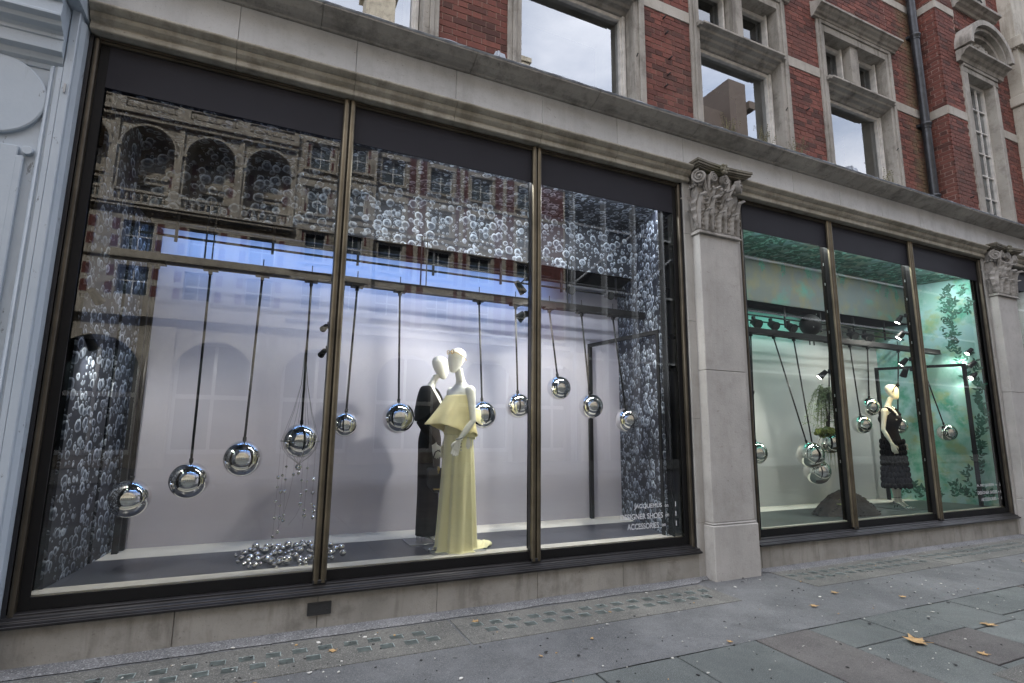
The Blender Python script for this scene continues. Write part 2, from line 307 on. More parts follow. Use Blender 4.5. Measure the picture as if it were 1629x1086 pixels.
# ------------------------------------------------------------------ mesh building
WLOC = {}
class MB:
    def __init__(s): s.v = []; s.f = []; s.mi = []; s.tone = []
    def add(s, vs_, fs, mi=0, tone=0.):
        b0 = len(s.v); s.v += [tuple(q) for q in vs_]
        for f in fs: s.f.append(tuple(b0 + i for i in f)); s.mi.append(mi); s.tone.append(tone)
        return s
    def box(s, x0, x1, y0, y1, z0, z1, mi=0, tone=0., jit=0., skip=()):
        vs_ = [(x, y, z) for z in (z0, z1) for y in (y0, y1) for x in (x0, x1)]
        if jit: vs_ = [tuple(c + random.uniform(-jit, jit) for c in q) for q in vs_]
        F = dict(b=(0, 2, 3, 1), t=(4, 5, 7, 6), f=(0, 1, 5, 4), k=(2, 6, 7, 3), l=(0, 4, 6, 2), r=(1, 3, 7, 5))
        return s.add(vs_, [F[k] for k in F if k not in skip], mi, tone)
    def prism(s, prof, x0, x1, mi=0, axis='x'):
        n_ = len(prof)
        if axis == 'x': vs_ = [(x0, a, b) for a, b in prof] + [(x1, a, b) for a, b in prof]
        elif axis == 'y': vs_ = [(a, x0, b) for a, b in prof] + [(a, x1, b) for a, b in prof]
        else: vs_ = [(a, b, x0) for a, b in prof] + [(a, b, x1) for a, b in prof]
        fs = [(i, (i + 1) % n_, n_ + (i + 1) % n_, n_ + i) for i in range(n_)] + [tuple(reversed(range(n_))), tuple(range(n_, 2 * n_))]
        return s.add(vs_, fs, mi)
    def quad(s, a, b, c, d, mi=0): return s.add([a, b, c, d], [(0, 1, 2, 3)], mi)
    def slab(s, pts, nrm, th, mi=0):
        n_ = len(pts); nv = Vector(nrm) * th
        vs_ = [Vector(p) for p in pts] + [Vector(p) + nv for p in pts]
        return s.add(vs_, [tuple(range(n_)), tuple(range(2 * n_ - 1, n_ - 1, -1))] + [(i, i + n_, (i + 1) % n_ + n_, (i + 1) % n_) for i in range(n_)], mi)
    def tube(s, pts, r, n_=8, mi=0, cap=True):
        P = [Vector(p) for p in pts]; R = r if isinstance(r, (list, tuple)) else [r] * len(P)
        rings = []; up = None
        for i, p in enumerate(P):
            t = (P[min(i + 1, len(P) - 1)] - P[max(i - 1, 0)])
            if t.length < 1e-9: t = Vector((0, 0, 1))
            t.normalize()
            if up is None: up = t.orthogonal().normalized()
            else: up = (up - t * up.dot(t)).normalized() if (up - t * up.dot(t)).length > 1e-6 else t.orthogonal().normalized()
            w = t.cross(up)
            rings.append([p + (up * math.cos(2 * PI * k / n_) + w * math.sin(2 * PI * k / n_)) * R[i] for k in range(n_)])
        return s.loft(rings, mi, cap)
    def loft(s, rings, mi=0, cap=True):
        n_ = len(rings[0]); vs_ = [q for rg in rings for q in rg]; fs = []
        for i in range(len(rings) - 1):
            for k in range(n_): fs.append((i * n_ + k, i * n_ + (k + 1) % n_, (i + 1) * n_ + (k + 1) % n_, (i + 1) * n_ + k))
        if cap: fs += [tuple(reversed(range(n_))), tuple((len(rings) - 1) * n_ + k for k in range(n_))]
        return s.add(vs_, fs, mi)
    def sphere(s, c, r, seg=16, rg=10, mi=0, sc=(1, 1, 1)):
        c = Vector(c); rings = []
        for i in range(rg + 1):
            a = PI * i / rg; z = math.cos(a); q = math.sin(a)
            rings.append([c + Vector((q * math.cos(2 * PI * k / seg) * sc[0], q * math.sin(2 * PI * k / seg) * sc[1], z * sc[2])) * r for k in range(seg)])
        vs_ = [rings[0][0]] + [q for g_ in rings[1:-1] for q in g_] + [rings[-1][0]]
        fs = [(0, 1 + k, 1 + (k + 1) % seg) for k in range(seg)]
        for i in range(rg - 2):
            for k in range(seg):
                a = 1 + i * seg + k; b_ = 1 + i * seg + (k + 1) % seg; fs.append((a, a + seg, b_ + seg, b_))
        L = len(vs_) - 1; o_ = 1 + (rg - 2) * seg
        fs += [(L, o_ + (k + 1) % seg, o_ + k) for k in range(seg)]
        return s.add(vs_, fs, mi)
    def mesh(s, name, mats, smooth=False, tone=False, xf=None):
        me = bpy.data.meshes.new(name)
        vs_ = s.v if xf is None else [tuple(xf @ Vector(q)) for q in s.v]
        me.from_pydata(vs_, [], s.f); me.validate(clean_customdata=False)
        for m_ in (mats if isinstance(mats, (list, tuple)) else [mats]): me.materials.append(MATS[m_])
        if len(me.polygons) == len(s.mi): me.polygons.foreach_set('material_index', s.mi)
        if smooth: me.polygons.foreach_set('use_smooth', [True] * len(me.polygons))
        if tone and len(me.polygons) == len(s.tone):
            a = me.attributes.new('tone', 'FLOAT', 'FACE'); a.data.foreach_set('value', s.tone)
        me.update(); return me
    def build(s, name, mats, parent=None, smooth=False, kind=None, label=None, bevel=0, tone=False, local=False, sharp=None, bseg=1):
        return place(name, s.mesh(name, mats, smooth, tone), parent, kind, label, bevel, local, sharp, bseg)
def place(name, me, parent=None, kind=None, label=None, bevel=0, local=False, sharp=None, bseg=1, loc=None):
    o = bpy.data.objects.new(name, me); COL.objects.link(o); WLOC[o.name] = Vector((0, 0, 0))
    if parent is not None:
        o.parent = parent
        o.location = (0, 0, 0) if local else -WLOC.get(parent.name, Vector((0, 0, 0)))
        if local: WLOC[o.name] = WLOC.get(parent.name, Vector((0, 0, 0))).copy()
    if loc is not None: o.location = loc
    if kind: o['kind'] = kind
    if label: o['label'] = label
    if bevel:
        b_ = o.modifiers.new('bevel', 'BEVEL'); b_.width = bevel; b_.segments = bseg; b_.limit_method = 'ANGLE'; b_.angle_limit = math.radians(35)
    if sharp:
        for p in me.polygons: p.use_smooth = True
        try: me.set_sharp_from_angle(angle=math.radians(sharp))
        except Exception: pass
    return o
def thing(name, label, cat, loc=(0, 0, 0), group=None, rotz=0):
    o = bpy.data.objects.new(name, None); COL.objects.link(o); o.empty_display_size = .1
    o.location = loc; o.rotation_euler = (0, 0, rotz); o['label'] = label; o['category'] = cat
    if group: o['group'] = group
    WLOC[o.name] = Vector(loc); return o
def tag(o, label, cat, group=None):
    o['label'] = label; o['category'] = cat
    if group: o['group'] = group
    return o
def copy_tree(o, parent=None):
    c = o.copy(); COL.objects.link(c)
    if parent is not None: c.parent = parent
    WLOC[c.name] = WLOC.get(o.name, Vector((0, 0, 0))).copy()
    for ch in list(o.children):
        copy_tree(ch, c)
    return c
def light(name, kind, loc, target, energy, color, parent=None, size=.1, size_y=None, spot=50, blend=.6):
    l = bpy.data.lights.new(name, kind); l.energy = energy; l.color = color
    if kind == 'AREA':
        l.shape = 'RECTANGLE'; l.size = size; l.size_y = size_y or size
    if kind == 'SPOT': l.spot_size = math.radians(spot); l.spot_blend = blend; l.shadow_soft_size = size
    o = bpy.data.objects.new(name, l); COL.objects.link(o)
    o.rotation_euler = (Vector(target) - Vector(loc)).to_track_quat('-Z', 'Y').to_euler()
    o.location = Vector(loc) - (WLOC.get(parent.name, Vector()) if parent else Vector())
    if parent: o.parent = parent
    return o

# ------------------------------------------------------------------ ground
def struct(o): o['kind'] = 'structure'; return o
struct(MB().box(-60, 90, -60, 40, -.30, -.16).build('ground', 'road_asphalt'))
struct(MB().box(-60, 90, -14, -6.15, -.158, -.12).build('road', 'road_asphalt'))
pav = struct(MB().box(-60, 90, -6.0, .3, -.156, -.012).build('pavement', 'joint_dark'))
MB().box(-60, 90, -6.15, -6.0, -.156, .0).build('kerb', 'light_concrete', pav, bevel=.01)
p2 = struct(MB().box(-60, 90, -20.2, -14, -.156, .0).build('opposite_pavement', 'light_concrete'))
# asphalt strip beside the shopfront, wavy outer edge
mb = MB()
def aspedge(x): return -1.5 + .015 * mnoise.noise(Vector((x * 1.3, 0, 0))) + .008 * mnoise.noise(Vector((x * 9, 3, 0)))
N = 160; xs = [-6 + 24 * i / N for i in range(N + 1)]
vv = []
for x in xs: vv += [(x, -.02 if x > 4.35 else -.03, -.003), (x, aspedge(x), -.003)]
mb.add(vv, [(2 * i, 2 * i + 1, 2 * i + 3, 2 * i + 2) for i in range(N)])
mb.build('asphalt_strip', 'asphalt', pav)
# paving stones
cols = [-6.2, -5.5, -4.9, -4.25, -3.6, -2.9, -2.3, -1.7, -1.0, -.4, .2, .85, 1.5, 2.15, 2.84, 3.62, 4.22, 4.88, 5.54, 6.2, 6.85, 7.5, 8.1, 8.75, 9.4, 10.1, 10.8, 11.5, 12.2, 13.0]
rj = random.Random(4)
for i in range(len(cols) - 1):
    x0, x1 = cols[i], cols[i + 1]; y = -1.507
    if abs(x0 - 3.62) < .01: cuts = [-2.75, -3.7, -4.6, -6.0]
    elif abs(x0 - 4.22) < .01: cuts = [-1.92, -2.8, -3.6, -4.4, -6.0]
    elif abs(x0 - 4.88) < .01: cuts = [-2.0, -2.52, -3.4, -4.3, -6.0]
    elif abs(x0 - 2.84) < .01: cuts = [-2.35, -3.1, -4.0, -4.9, -6.0]
    else:
        cuts = []; q = y
        while q > -5.6: q -= rj.choice((.45, .55, .62, .75, .9)); cuts.append(q)
        cuts[-1] = -6.0
    for yc in cuts:
        g = .007
        if yc < y - .1:
            dz = rj.uniform(-.003, .003); sk = -.035
            me_mb = MB()
            a0, a1, b0_, b1_ = x0 + g + sk * (y + 1.5) * -1, x1 - g + sk * (y + 1.5) * -1, x0 + g + sk * (yc + 1.5) * -1, x1 - g + sk * (yc + 1.5) * -1
            tlt = rj.uniform(-.002, .002)
            vs_ = [(b0_, yc + g, -.06), (b1_, yc + g, -.06), (a0, y - g, -.06), (a1, y - g, -.06), (b0_, yc + g, dz + tlt), (b1_, yc + g, dz), (a0, y - g, dz), (a1, y - g, dz - tlt)]
            me_mb.add(vs_, [(0, 2, 3, 1), (4, 5, 7, 6), (0, 1, 5, 4), (2, 6, 7, 3), (0, 4, 6, 2), (1, 3, 7, 5)])
            brown = abs(x0 - 3.62) < .01 or rj.random() < .15
            me_mb.build('paving_stone', 'slab_brown' if brown else 'slab_green', pav, bevel=.004)
        y = yc
# mortar strip at the foot of the wall
mb = MB(); vv = []
for x in xs:
    w = .13 + .03 * mnoise.noise(Vector((x * 2.2, 7, 0))) + .02 * mnoise.noise(Vector((x * 11, 7, 0)))
    if 4.36 < x < 5.5: w = .05
    vv += [(x, .02, .030), (x, -.01, .024), (x, -w, .003)]
f = []
for i in range(N): f += [(3 * i, 3 * i + 1, 3 * i + 4, 3 * i + 3), (3 * i + 1, 3 * i + 2, 3 * i + 5, 3 * i + 4)]
mb.add(vv, f); mb.build('mortar_fillet', 'mortar_strip', pav)
# pavement lights: concrete panels with glass prisms
lens = MB()
lens.box(-.047, .045, -.038, .0355, -.012, .0052, 1)
# worn raised edge on two sides, its paler colour painting in caught light
lens.box(-.047, .052, .036, .042, -.012, .0075, 0); lens.box(.0455, .0515, -.036, .0355, -.012, .0075, 0)
lens_me = lens.mesh('glass_prism', ['prism_rim', 'prism_dark'])
def light_panel(x0, x1, y0, y1, pitch, rows, start=0., end=0.):
    mb = MB().box(x0 + .006, x1 - .006, y0, y1, -.05, .004)
    p = mb.build('pavement_light_panel', 'light_concrete', pav, bevel=.003)
    for r_, yy in enumerate(rows):
        x = x0 + .12 + start + (pitch * .42 if r_ % 2 else 0)
        while x < x1 - .1 - end:
            if rj.random() > .03:
                o = place('glass_prism', lens_me, p); o.location = (x + rj.uniform(-.006, .006), yy + rj.uniform(-.005, .005), 0)
                o.rotation_euler.z = rj.uniform(-.06, .06)
            x += pitch
light_panel(-5.2, -1.5, -.72, -.165, .175, (-.37, -.52))
light_panel(-1.5, 1.553, -.72, -.165, .175, (-.37, -.52), .0, .12)
light_panel(1.563, 4.34, -.73, -.165, .176, (-.36, -.51), .05, 0)
light_panel(5.46, 7.95, -.70, -.09, .175, (-.30, -.46))
light_panel(7.96, 10.5, -.70, -.09, .175, (-.30, -.46))
light_panel(10.51, 13.2, -.70, -.09, .175, (-.30, -.46))

# ------------------------------------------------------------------ the shop building
BLD = thing('shop_building', 'red brick and pale stone department store with display windows below', 'building', (5, 0, 0))
def part(mb, name, mat, **k): return mb.build(name, mat, BLD, **k)
# plinth blocks under the windows
def blocks(name, prof, spans, mat, step, bev=.004, jit=.0015, phase=0., seed=1):
    rr = random.Random(seed)
    for (a, b_) in spans:
        ks = sorted([k for k in [phase + step * i for i in range(-8, 30)] if a + .15 < k < b_ - .15])
        e = [a] + ks + [b_]
        for u, w in zip(e[:-1], e[1:]):
            dy = rr.uniform(-jit, jit)
            part(MB().prism([(p_[0] + dy, p_[1]) for p_ in prof], u + .0015, w - .0015), name, mat, bevel=bev)
blocks('plinth_block', [(.30, -.05), (0, -.05), (0, .275), (.30, .275)], [(-1.485, 4.60), (5.28, 11.24), (11.95, 13.9)], 'riser_stone', .99, phase=.51, seed=2)
ARCH = [(.16, 4.655), (-.035, 4.655), (-.045, 4.662), (-.045, 4.70), (-.036, 4.706), (-.04, 4.718), (-.058, 4.728), (-.078, 4.745), (-.088, 4.768), (-.085, 4.782), (-.10, 4.786), (-.125, 4.80), (-.14, 4.812), (-.145, 4.822), (-.14, 4.836), (-.075, 4.845), (.16, 4.845)]
blocks('architrave_block', ARCH, [(-1.47, 4.57), (5.36, 11.24), (12.02, 13.9)], 'moulding_stone', .98, phase=.53, seed=3, bev=.003)
blocks('fascia_block', [(.16, 4.847), (-.08, 4.847), (-.08, 5.198), (.16, 5.198)], [(-1.47, 13.9)], 'fascia_stone', .98, phase=.53, seed=4)
CORN = [(.16, 5.2), (-.085, 5.2), (-.10, 5.203), (-.112, 5.215), (-.16, 5.222), (-.215, 5.24), (-.25, 5.262), (-.285, 5.28), (-.30, 5.284), (-.30, 5.312), (.16, 5.40)]
blocks('cornice_block', CORN, [(-1.47, 13.9)], 'cornice_stone', 1.45, phase=.2, seed=5)
# lead flashing with a ragged edge
mb = MB(); vv = []; NN = 420
for i in range(NN + 1):
    x = -1.47 + 15.37 * i / NN
    a = .008 * mnoise.noise(Vector((x * 7, 1, 0))) + .006 * mnoise.noise(Vector((x * 25, 5, 0)))
    h = .008 + .012 * max(0, mnoise.noise(Vector((x * 4, 9, 0)))) + .014 * max(0, mnoise.noise(Vector((x * 17, 4, 0))) - .25)
    vv += [(x, -.303, 5.300 + a * .5), (x, -.311 + a, 5.316 + a * .4), (x, -.295 + a, 5.322 + h), (x, .10, 5.41)]
f = []
for i in range(NN):
    for k in range(3): f.append((4 * i + k, 4 * i + k + 1, 4 * i + 5 + k, 4 * i + 4 + k))
mb.add(vv, f); part(mb, 'lead_flashing', 'lead_sheet')
for (x, w) in ((1.83, .15), (5.9 + .85, .0), (7.35, .22)):
    if w:
        mb = MB(); mb.slab([(x, -.285, 5.32), (x + w, -.275, 5.32), (x + w - .02, -.27, 5.40), (x + .03, -.275, 5.405)], (0, 1, .1), .11)
        mb.box(x + .04, x + .07, -.295, -.2, 5.33, 5.40); part(mb, 'lead_cap', 'lead_sheet', bevel=.008)
part(MB().box(-30, 14.4, .32, 14, 10.62, 20.5).box(-30, 14.4, 5.0, 14, 0, 10.6), 'building_body', 'opposite_brick')
MB().box(14.45, 60, 0.3, 14, 0, 19).build('next_building', 'far_pier_stone', BLD)
# jamb strips
for (a, b_) in ((4.495, 4.62), (5.235, 5.42), (11.23, 11.30)):
    z = -.05
    for k, zz in enumerate((.59, 1.75, 2.9, 3.99, 4.655)):
        part(MB().box(a, b_, .0, .3, z + .002, zz), 'jamb_stone_block', 'jamb_stone', bevel=.004); z = zz
# pilasters with capitals
def acanthus(mb, cx, z0, h, w, yb, curl=.07, rot=0., piv=None, lob=5):
    NU, NV = 16, 22; vs_ = []
    for j in range(NV + 1):
        v_ = j / NV
        wid = w * .5 * (.62 + .5 * math.sin(PI * min(1, v_ * 1.08)) ) * (1 - .55 * max(0, v_ - .72) / .28) * (1 + .24 * math.sin(v_ * lob * 2 * PI))
        out = .016 + .030 * v_ + curl * max(0, v_ - .5) ** 2 * 6.5
        zz = z0 + h * (v_ if v_ < .86 else .86 + (v_ - .86) * .4 - (v_ - .86) ** 2 * 6)
        for i in range(NU + 1):
            u = i / NU * 2 - 1
            rel = out + .018 * math.cos(u * PI * 4 + abs(u) * v_ * 5) * (1 - v_ * .2) - .045 * u * u * (.4 + v_) + .026 * math.exp(-(u * 5) ** 2) + .008 * math.sin(v_ * lob * 2 * PI) * abs(u)
            x, y = cx + wid * u, yb - rel
            if piv is not None:
                c_, s_ = math.cos(rot), math.sin(rot); dx, dy = x - piv[0], y - piv[1]; x, y = piv[0] + c_ * dx - s_ * dy, piv[1] + s_ * dx + c_ * dy
            vs_.append((x, y, zz))
    mb.add(vs_, [(j * (NU + 1) + i, j * (NU + 1) + i + 1, (j + 1) * (NU + 1) + i + 1, (j + 1) * (NU + 1) + i) for j in range(NV) for i in range(NU)])
def volute(mb, c, r, ang, sgn=1):
    """spiral scroll in a vertical plane whose normal points along ang (in xy)"""
    ax = Vector((math.cos(ang + PI / 2), math.sin(ang + PI / 2), 0)) * sgn; nr = Vector((math.cos(ang), math.sin(ang), 0)); C = Vector(c)
    pts = []; rad = []
    T = 46
    for i in range(T):
        t = i / (T - 1); a = PI * .5 + t * 2 * PI * 2.1; q = r * (1 - t) ** .8 * .82 + r * .1
        pts.append(C + ax * math.cos(a) * q + Vector((0, 0, 1)) * math.sin(a) * q + nr * (.012 * t)); rad.append(r * .17 * (1 - t * .55))
    mb.tube(pts, rad, 6); mb.sphere(C + nr * .018, r * .2, 8, 6)
    bk = [C - nr * .05 + ax * math.cos(2 * PI * k / 16) * r * .85 + Vector((0, 0, 1)) * math.sin(2 * PI * k / 16) * r * .85 for k in range(16)]
    fr = [q + nr * .045 for q in bk]; mb.loft([bk, fr])
def pilaster(x0, x1, yb=-.12):
    cxm = (x0 + x1) / 2
    P = part(MB().prism([(x0, .1), (x0, yb), (x1, yb), (x1, .1)], .602, 2.31, axis='z'), 'pilaster', 'pilaster_stone', bevel=.006)
    MB().prism([(x0, .1), (x0, yb), (x1, yb), (x1, .1)], 2.314, 3.968, axis='z').build('shaft_block', 'pilaster_stone', P, bevel=.006)
    MB().prism([(x0 - .025, .1), (x0 - .025, yb - .03), (x1 + .03, yb - .03), (x1 + .03, .1)], -.05, .575, axis='z').build('pilaster_base', 'pilaster_stone', P, bevel=.01)
    MB().prism([(x0 - .012, .1), (x0 - .012, yb - .015), (x1 + .015, yb - .015), (x1 + .015, .1)], .577, .600, axis='z').build('base_moulding', 'pilaster_stone', P, bevel=.008)
    nk = MB(); nk.box(x0 - .03, x1 + .035, yb - .035, .1, 3.97, 3.992); nk.box(x0 - .018, x1 + .02, yb - .02, .1, 3.993, 4.015)
    nk.build('necking', 'carved_stone', P, bevel=.006)
    cp = MB()
    cp.prism([(x0 + .02, .1), (x0 + .02, yb + .02), (x1 - .02, yb + .02), (x1 - .02, .1)], 4.016, 4.80, axis='z')
    W = x1 - x0
    for k in range(3): acanthus(cp, x0 + W * (k + .5) / 3, 4.02, .30, W / 3 * .95, yb + .02, .05)
    for k in range(4): acanthus(cp, x0 + W * k / 3, 4.03, .50, W / 3 * .62, yb + .025, .06)
    for k in range(2): acanthus(cp, x0 + W * (k + 1) / 3, 4.3, .30, W / 3 * .8, yb + .015, .07)
    # left return face
    for yy, hh in ((-.04, .3), (.02, .52)):
        acanthus(cp, x0 + .02, 4.02, hh, .15, yy, .05, -PI / 2, (x0 + .02, yy))
    # corner and inner scrolls with their stalks
    volute(cp, (x0 - .005, yb - .045, 4.685), .095, math.radians(225), 1)
    volute(cp, (x1 + .04, yb - .045, 4.685), .095, math.radians(-58), -1)
    volute(cp, (cxm - .085, yb - .05, 4.725), .068, math.radians(-90), 1)
    volute(cp, (cxm + .10, yb - .05, 4.725), .068, math.radians(-90), -1)
    for sx_, ex, ez, r_ in ((cxm - .16, cxm - .15, 4.74, .02), (cxm + .17, cxm + .17, 4.74, .02), (cxm + .2, x1 - .04, 4.70, .024), (cxm - .2, x0 + .07, 4.70, .024)):
        cp.tube([(cxm + (sx_ - cxm) * .5, yb, 4.42), (sx_, yb - .02, 4.56), (ex, yb - .045, ez)], [.018, .026, r_], 6)
    # egg band and beads
    for k in range(9): cp.sphere((x0 + .03 + (W - .06) * k / 8, yb - .015, 4.60), .022, 7, 5, sc=(1, 1, 1.2))
    for k in range(3): cp.sphere((x0 - .005, yb + .02 + .045 * k, 4.60), .022, 7, 5)
    cp.build('capital', 'carved_stone', P, smooth=True, sharp=50)
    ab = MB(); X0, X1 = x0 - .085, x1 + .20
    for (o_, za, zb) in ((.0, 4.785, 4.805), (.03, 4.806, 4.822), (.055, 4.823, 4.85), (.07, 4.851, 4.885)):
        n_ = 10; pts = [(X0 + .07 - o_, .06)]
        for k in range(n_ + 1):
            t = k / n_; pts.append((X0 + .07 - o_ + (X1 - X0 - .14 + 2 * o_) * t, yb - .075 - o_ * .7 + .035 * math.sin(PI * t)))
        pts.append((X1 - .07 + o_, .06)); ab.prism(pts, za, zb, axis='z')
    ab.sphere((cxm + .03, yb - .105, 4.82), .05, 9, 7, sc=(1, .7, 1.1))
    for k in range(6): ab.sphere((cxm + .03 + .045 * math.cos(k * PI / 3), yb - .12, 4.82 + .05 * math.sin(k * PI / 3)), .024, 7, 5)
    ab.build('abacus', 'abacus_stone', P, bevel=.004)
    return P
pilaster(4.615, 5.245)
pilaster(11.315, 11.93)

# ------------------------------------------------------------------ brickwork above the cornice
WY = .15                                    # wall face
bricks = []                                 # (verts, tone, size in view)
def brick_run(u0, u1, z0, z1, plane, axis, facing=-1):
    """Flemish bond between u0..u1; plane is y (axis x) or x (axis y)"""
    k0 = int(math.floor(z0 / .075)); z = k0 * .075
    k = k0
    while z < z1 - .01:
        za, zb = max(z + .0055, z0), min(z + .0695, z1)
        off = (k % 2) * .169 + (k * 37 % 5) * .002
        u = math.floor((u0 - off) / .3375) * .3375 + off - .3375; hdr = False
        while u < u1:
            L = .1025 if hdr else .215
            a, b_ = max(u + .0, u0), min(u + L, u1)
            if b_ - a > .03 and zb - za > .02:
                j = random.uniform(-.0025, .0025); jz = random.uniform(-.001, .001)
                bricks.append((a, b_, za + jz, zb + jz, plane + j, axis, random.random() if not hdr or random.random() < .5 else random.random() * .35))
            u += L + .010; hdr = not hdr
        z += .075; k += 1
BANDS = [(7.10, 7.27), (9.19, 9.34)]
def wall_piece(x0, x1, z0, z1, plane=WY, axis='x', band=True):
    segs = []; z = z0
    for (a, b_) in BANDS:
        if b_ <= z0 or a >= z1 or not band: continue
        segs.append((z, a)); z = b_
        if axis == 'x':
            part(MB().box(x0 + .001, x1 - .001, plane - .012, plane + .1, a + .003, b_ - .003), 'stone_band', 'band_stone', bevel=.004)
        else:
            part(MB().box(plane - .012, plane + .1, x0 + .0, x1 - .001, a + .003, b_ - .003), 'stone_band', 'band_stone', bevel=.004)
    segs.append((z, z1))
    for (a, b_) in segs: brick_run(x0, x1, a, b_, plane, axis)
    mb = MB()
    if axis == 'x': mb.box(x0 + (.03 if plane < 0 and x0 < 10.5 else 0), x1, plane + .006, plane + .12, z0, z1)
    else: mb.box(plane + .006, plane + .12, x0 + .03, x1, z0, z1)
    part(mb, 'mortar_bed', 'mortar')
TOPZ = 10.6
PX, PY = 10.40, -.17                        # corner of the projecting bay
WINS = [(-2.31, 'a'), (.40, 'a'), (3.13, 'a'), (5.84, 'b'), (8.50, 'c')]
HW = .965
wall_piece(-1.345, -.565, 5.3, TOPZ)
for (cx, _), nx in zip(WINS[1:], (2.165, 4.875, 7.535, None)):
    wall_piece(cx - HW, cx + HW, 8.44, TOPZ)
    if nx: wall_piece(cx + HW, nx, 5.3, TOPZ)
wall_piece(8.50 + HW, PX, 5.3, TOPZ)
wall_piece(PY, WY, 5.3, TOPZ, PX, 'y')
# projecting bay front, around its tall window
wall_piece(PX, 11.00, 5.3, TOPZ, PY)
wall_piece(12.21, 12.83, 5.3, TOPZ, PY)
wall_piece(11.00, 12.21, 9.0, 9.42, PY, band=False)
def in_view(b_):
    a, c, za, zb, pl, ax, t = b_
    p = ((a + c) / 2, pl, (za + zb) / 2) if ax == 'x' else (pl, (a + c) / 2, (za + zb) / 2)
    q = view_px(p)
    if q is None or not (0 < q[0] < 1629 and 0 < q[1] < 1086): return 0
    corn = 5.33 + (WY + .3) / 5.0 * 3.9 * (1 if ax == 'x' else 1)
    if pl > 0 and za < 5.70: return 0
    if pl < 0 and za < 5.45: return 0
    e0 = view_px((a, pl, za) if ax == 'x' else (pl, a, za)); e1 = view_px((c, pl, zb) if ax == 'x' else (pl, c, zb))
    return abs((e1[0] - e0[0]) * (e1[1] - e0[1])) + .01 + math.hypot(e1[0] - e0[0], e1[1] - e0[1])
def brick_mb(mb, b_):
    a, c, za, zb, pl, ax, t = b_
    if ax == 'x': mb.box(a, c, pl, pl + .02, za, zb, tone=t, jit=.0008, skip='k')
    else: mb.box(pl, pl + .02, a, c, za, zb, tone=t, jit=.0008, skip='r')
order = sorted(range(len(bricks)), key=lambda i: -in_view(bricks[i]))
top = set(order[:296])
rest = MB()
for i, b_ in enumerate(bricks):
    if i in top:
        mb = MB(); brick_mb(mb, b_); part(mb, 'brick', 'brick_red', tone=True)
    else: brick_mb(rest, b_)
part(rest, 'brickwork', 'brick_red', tone=True, kind='stuff')

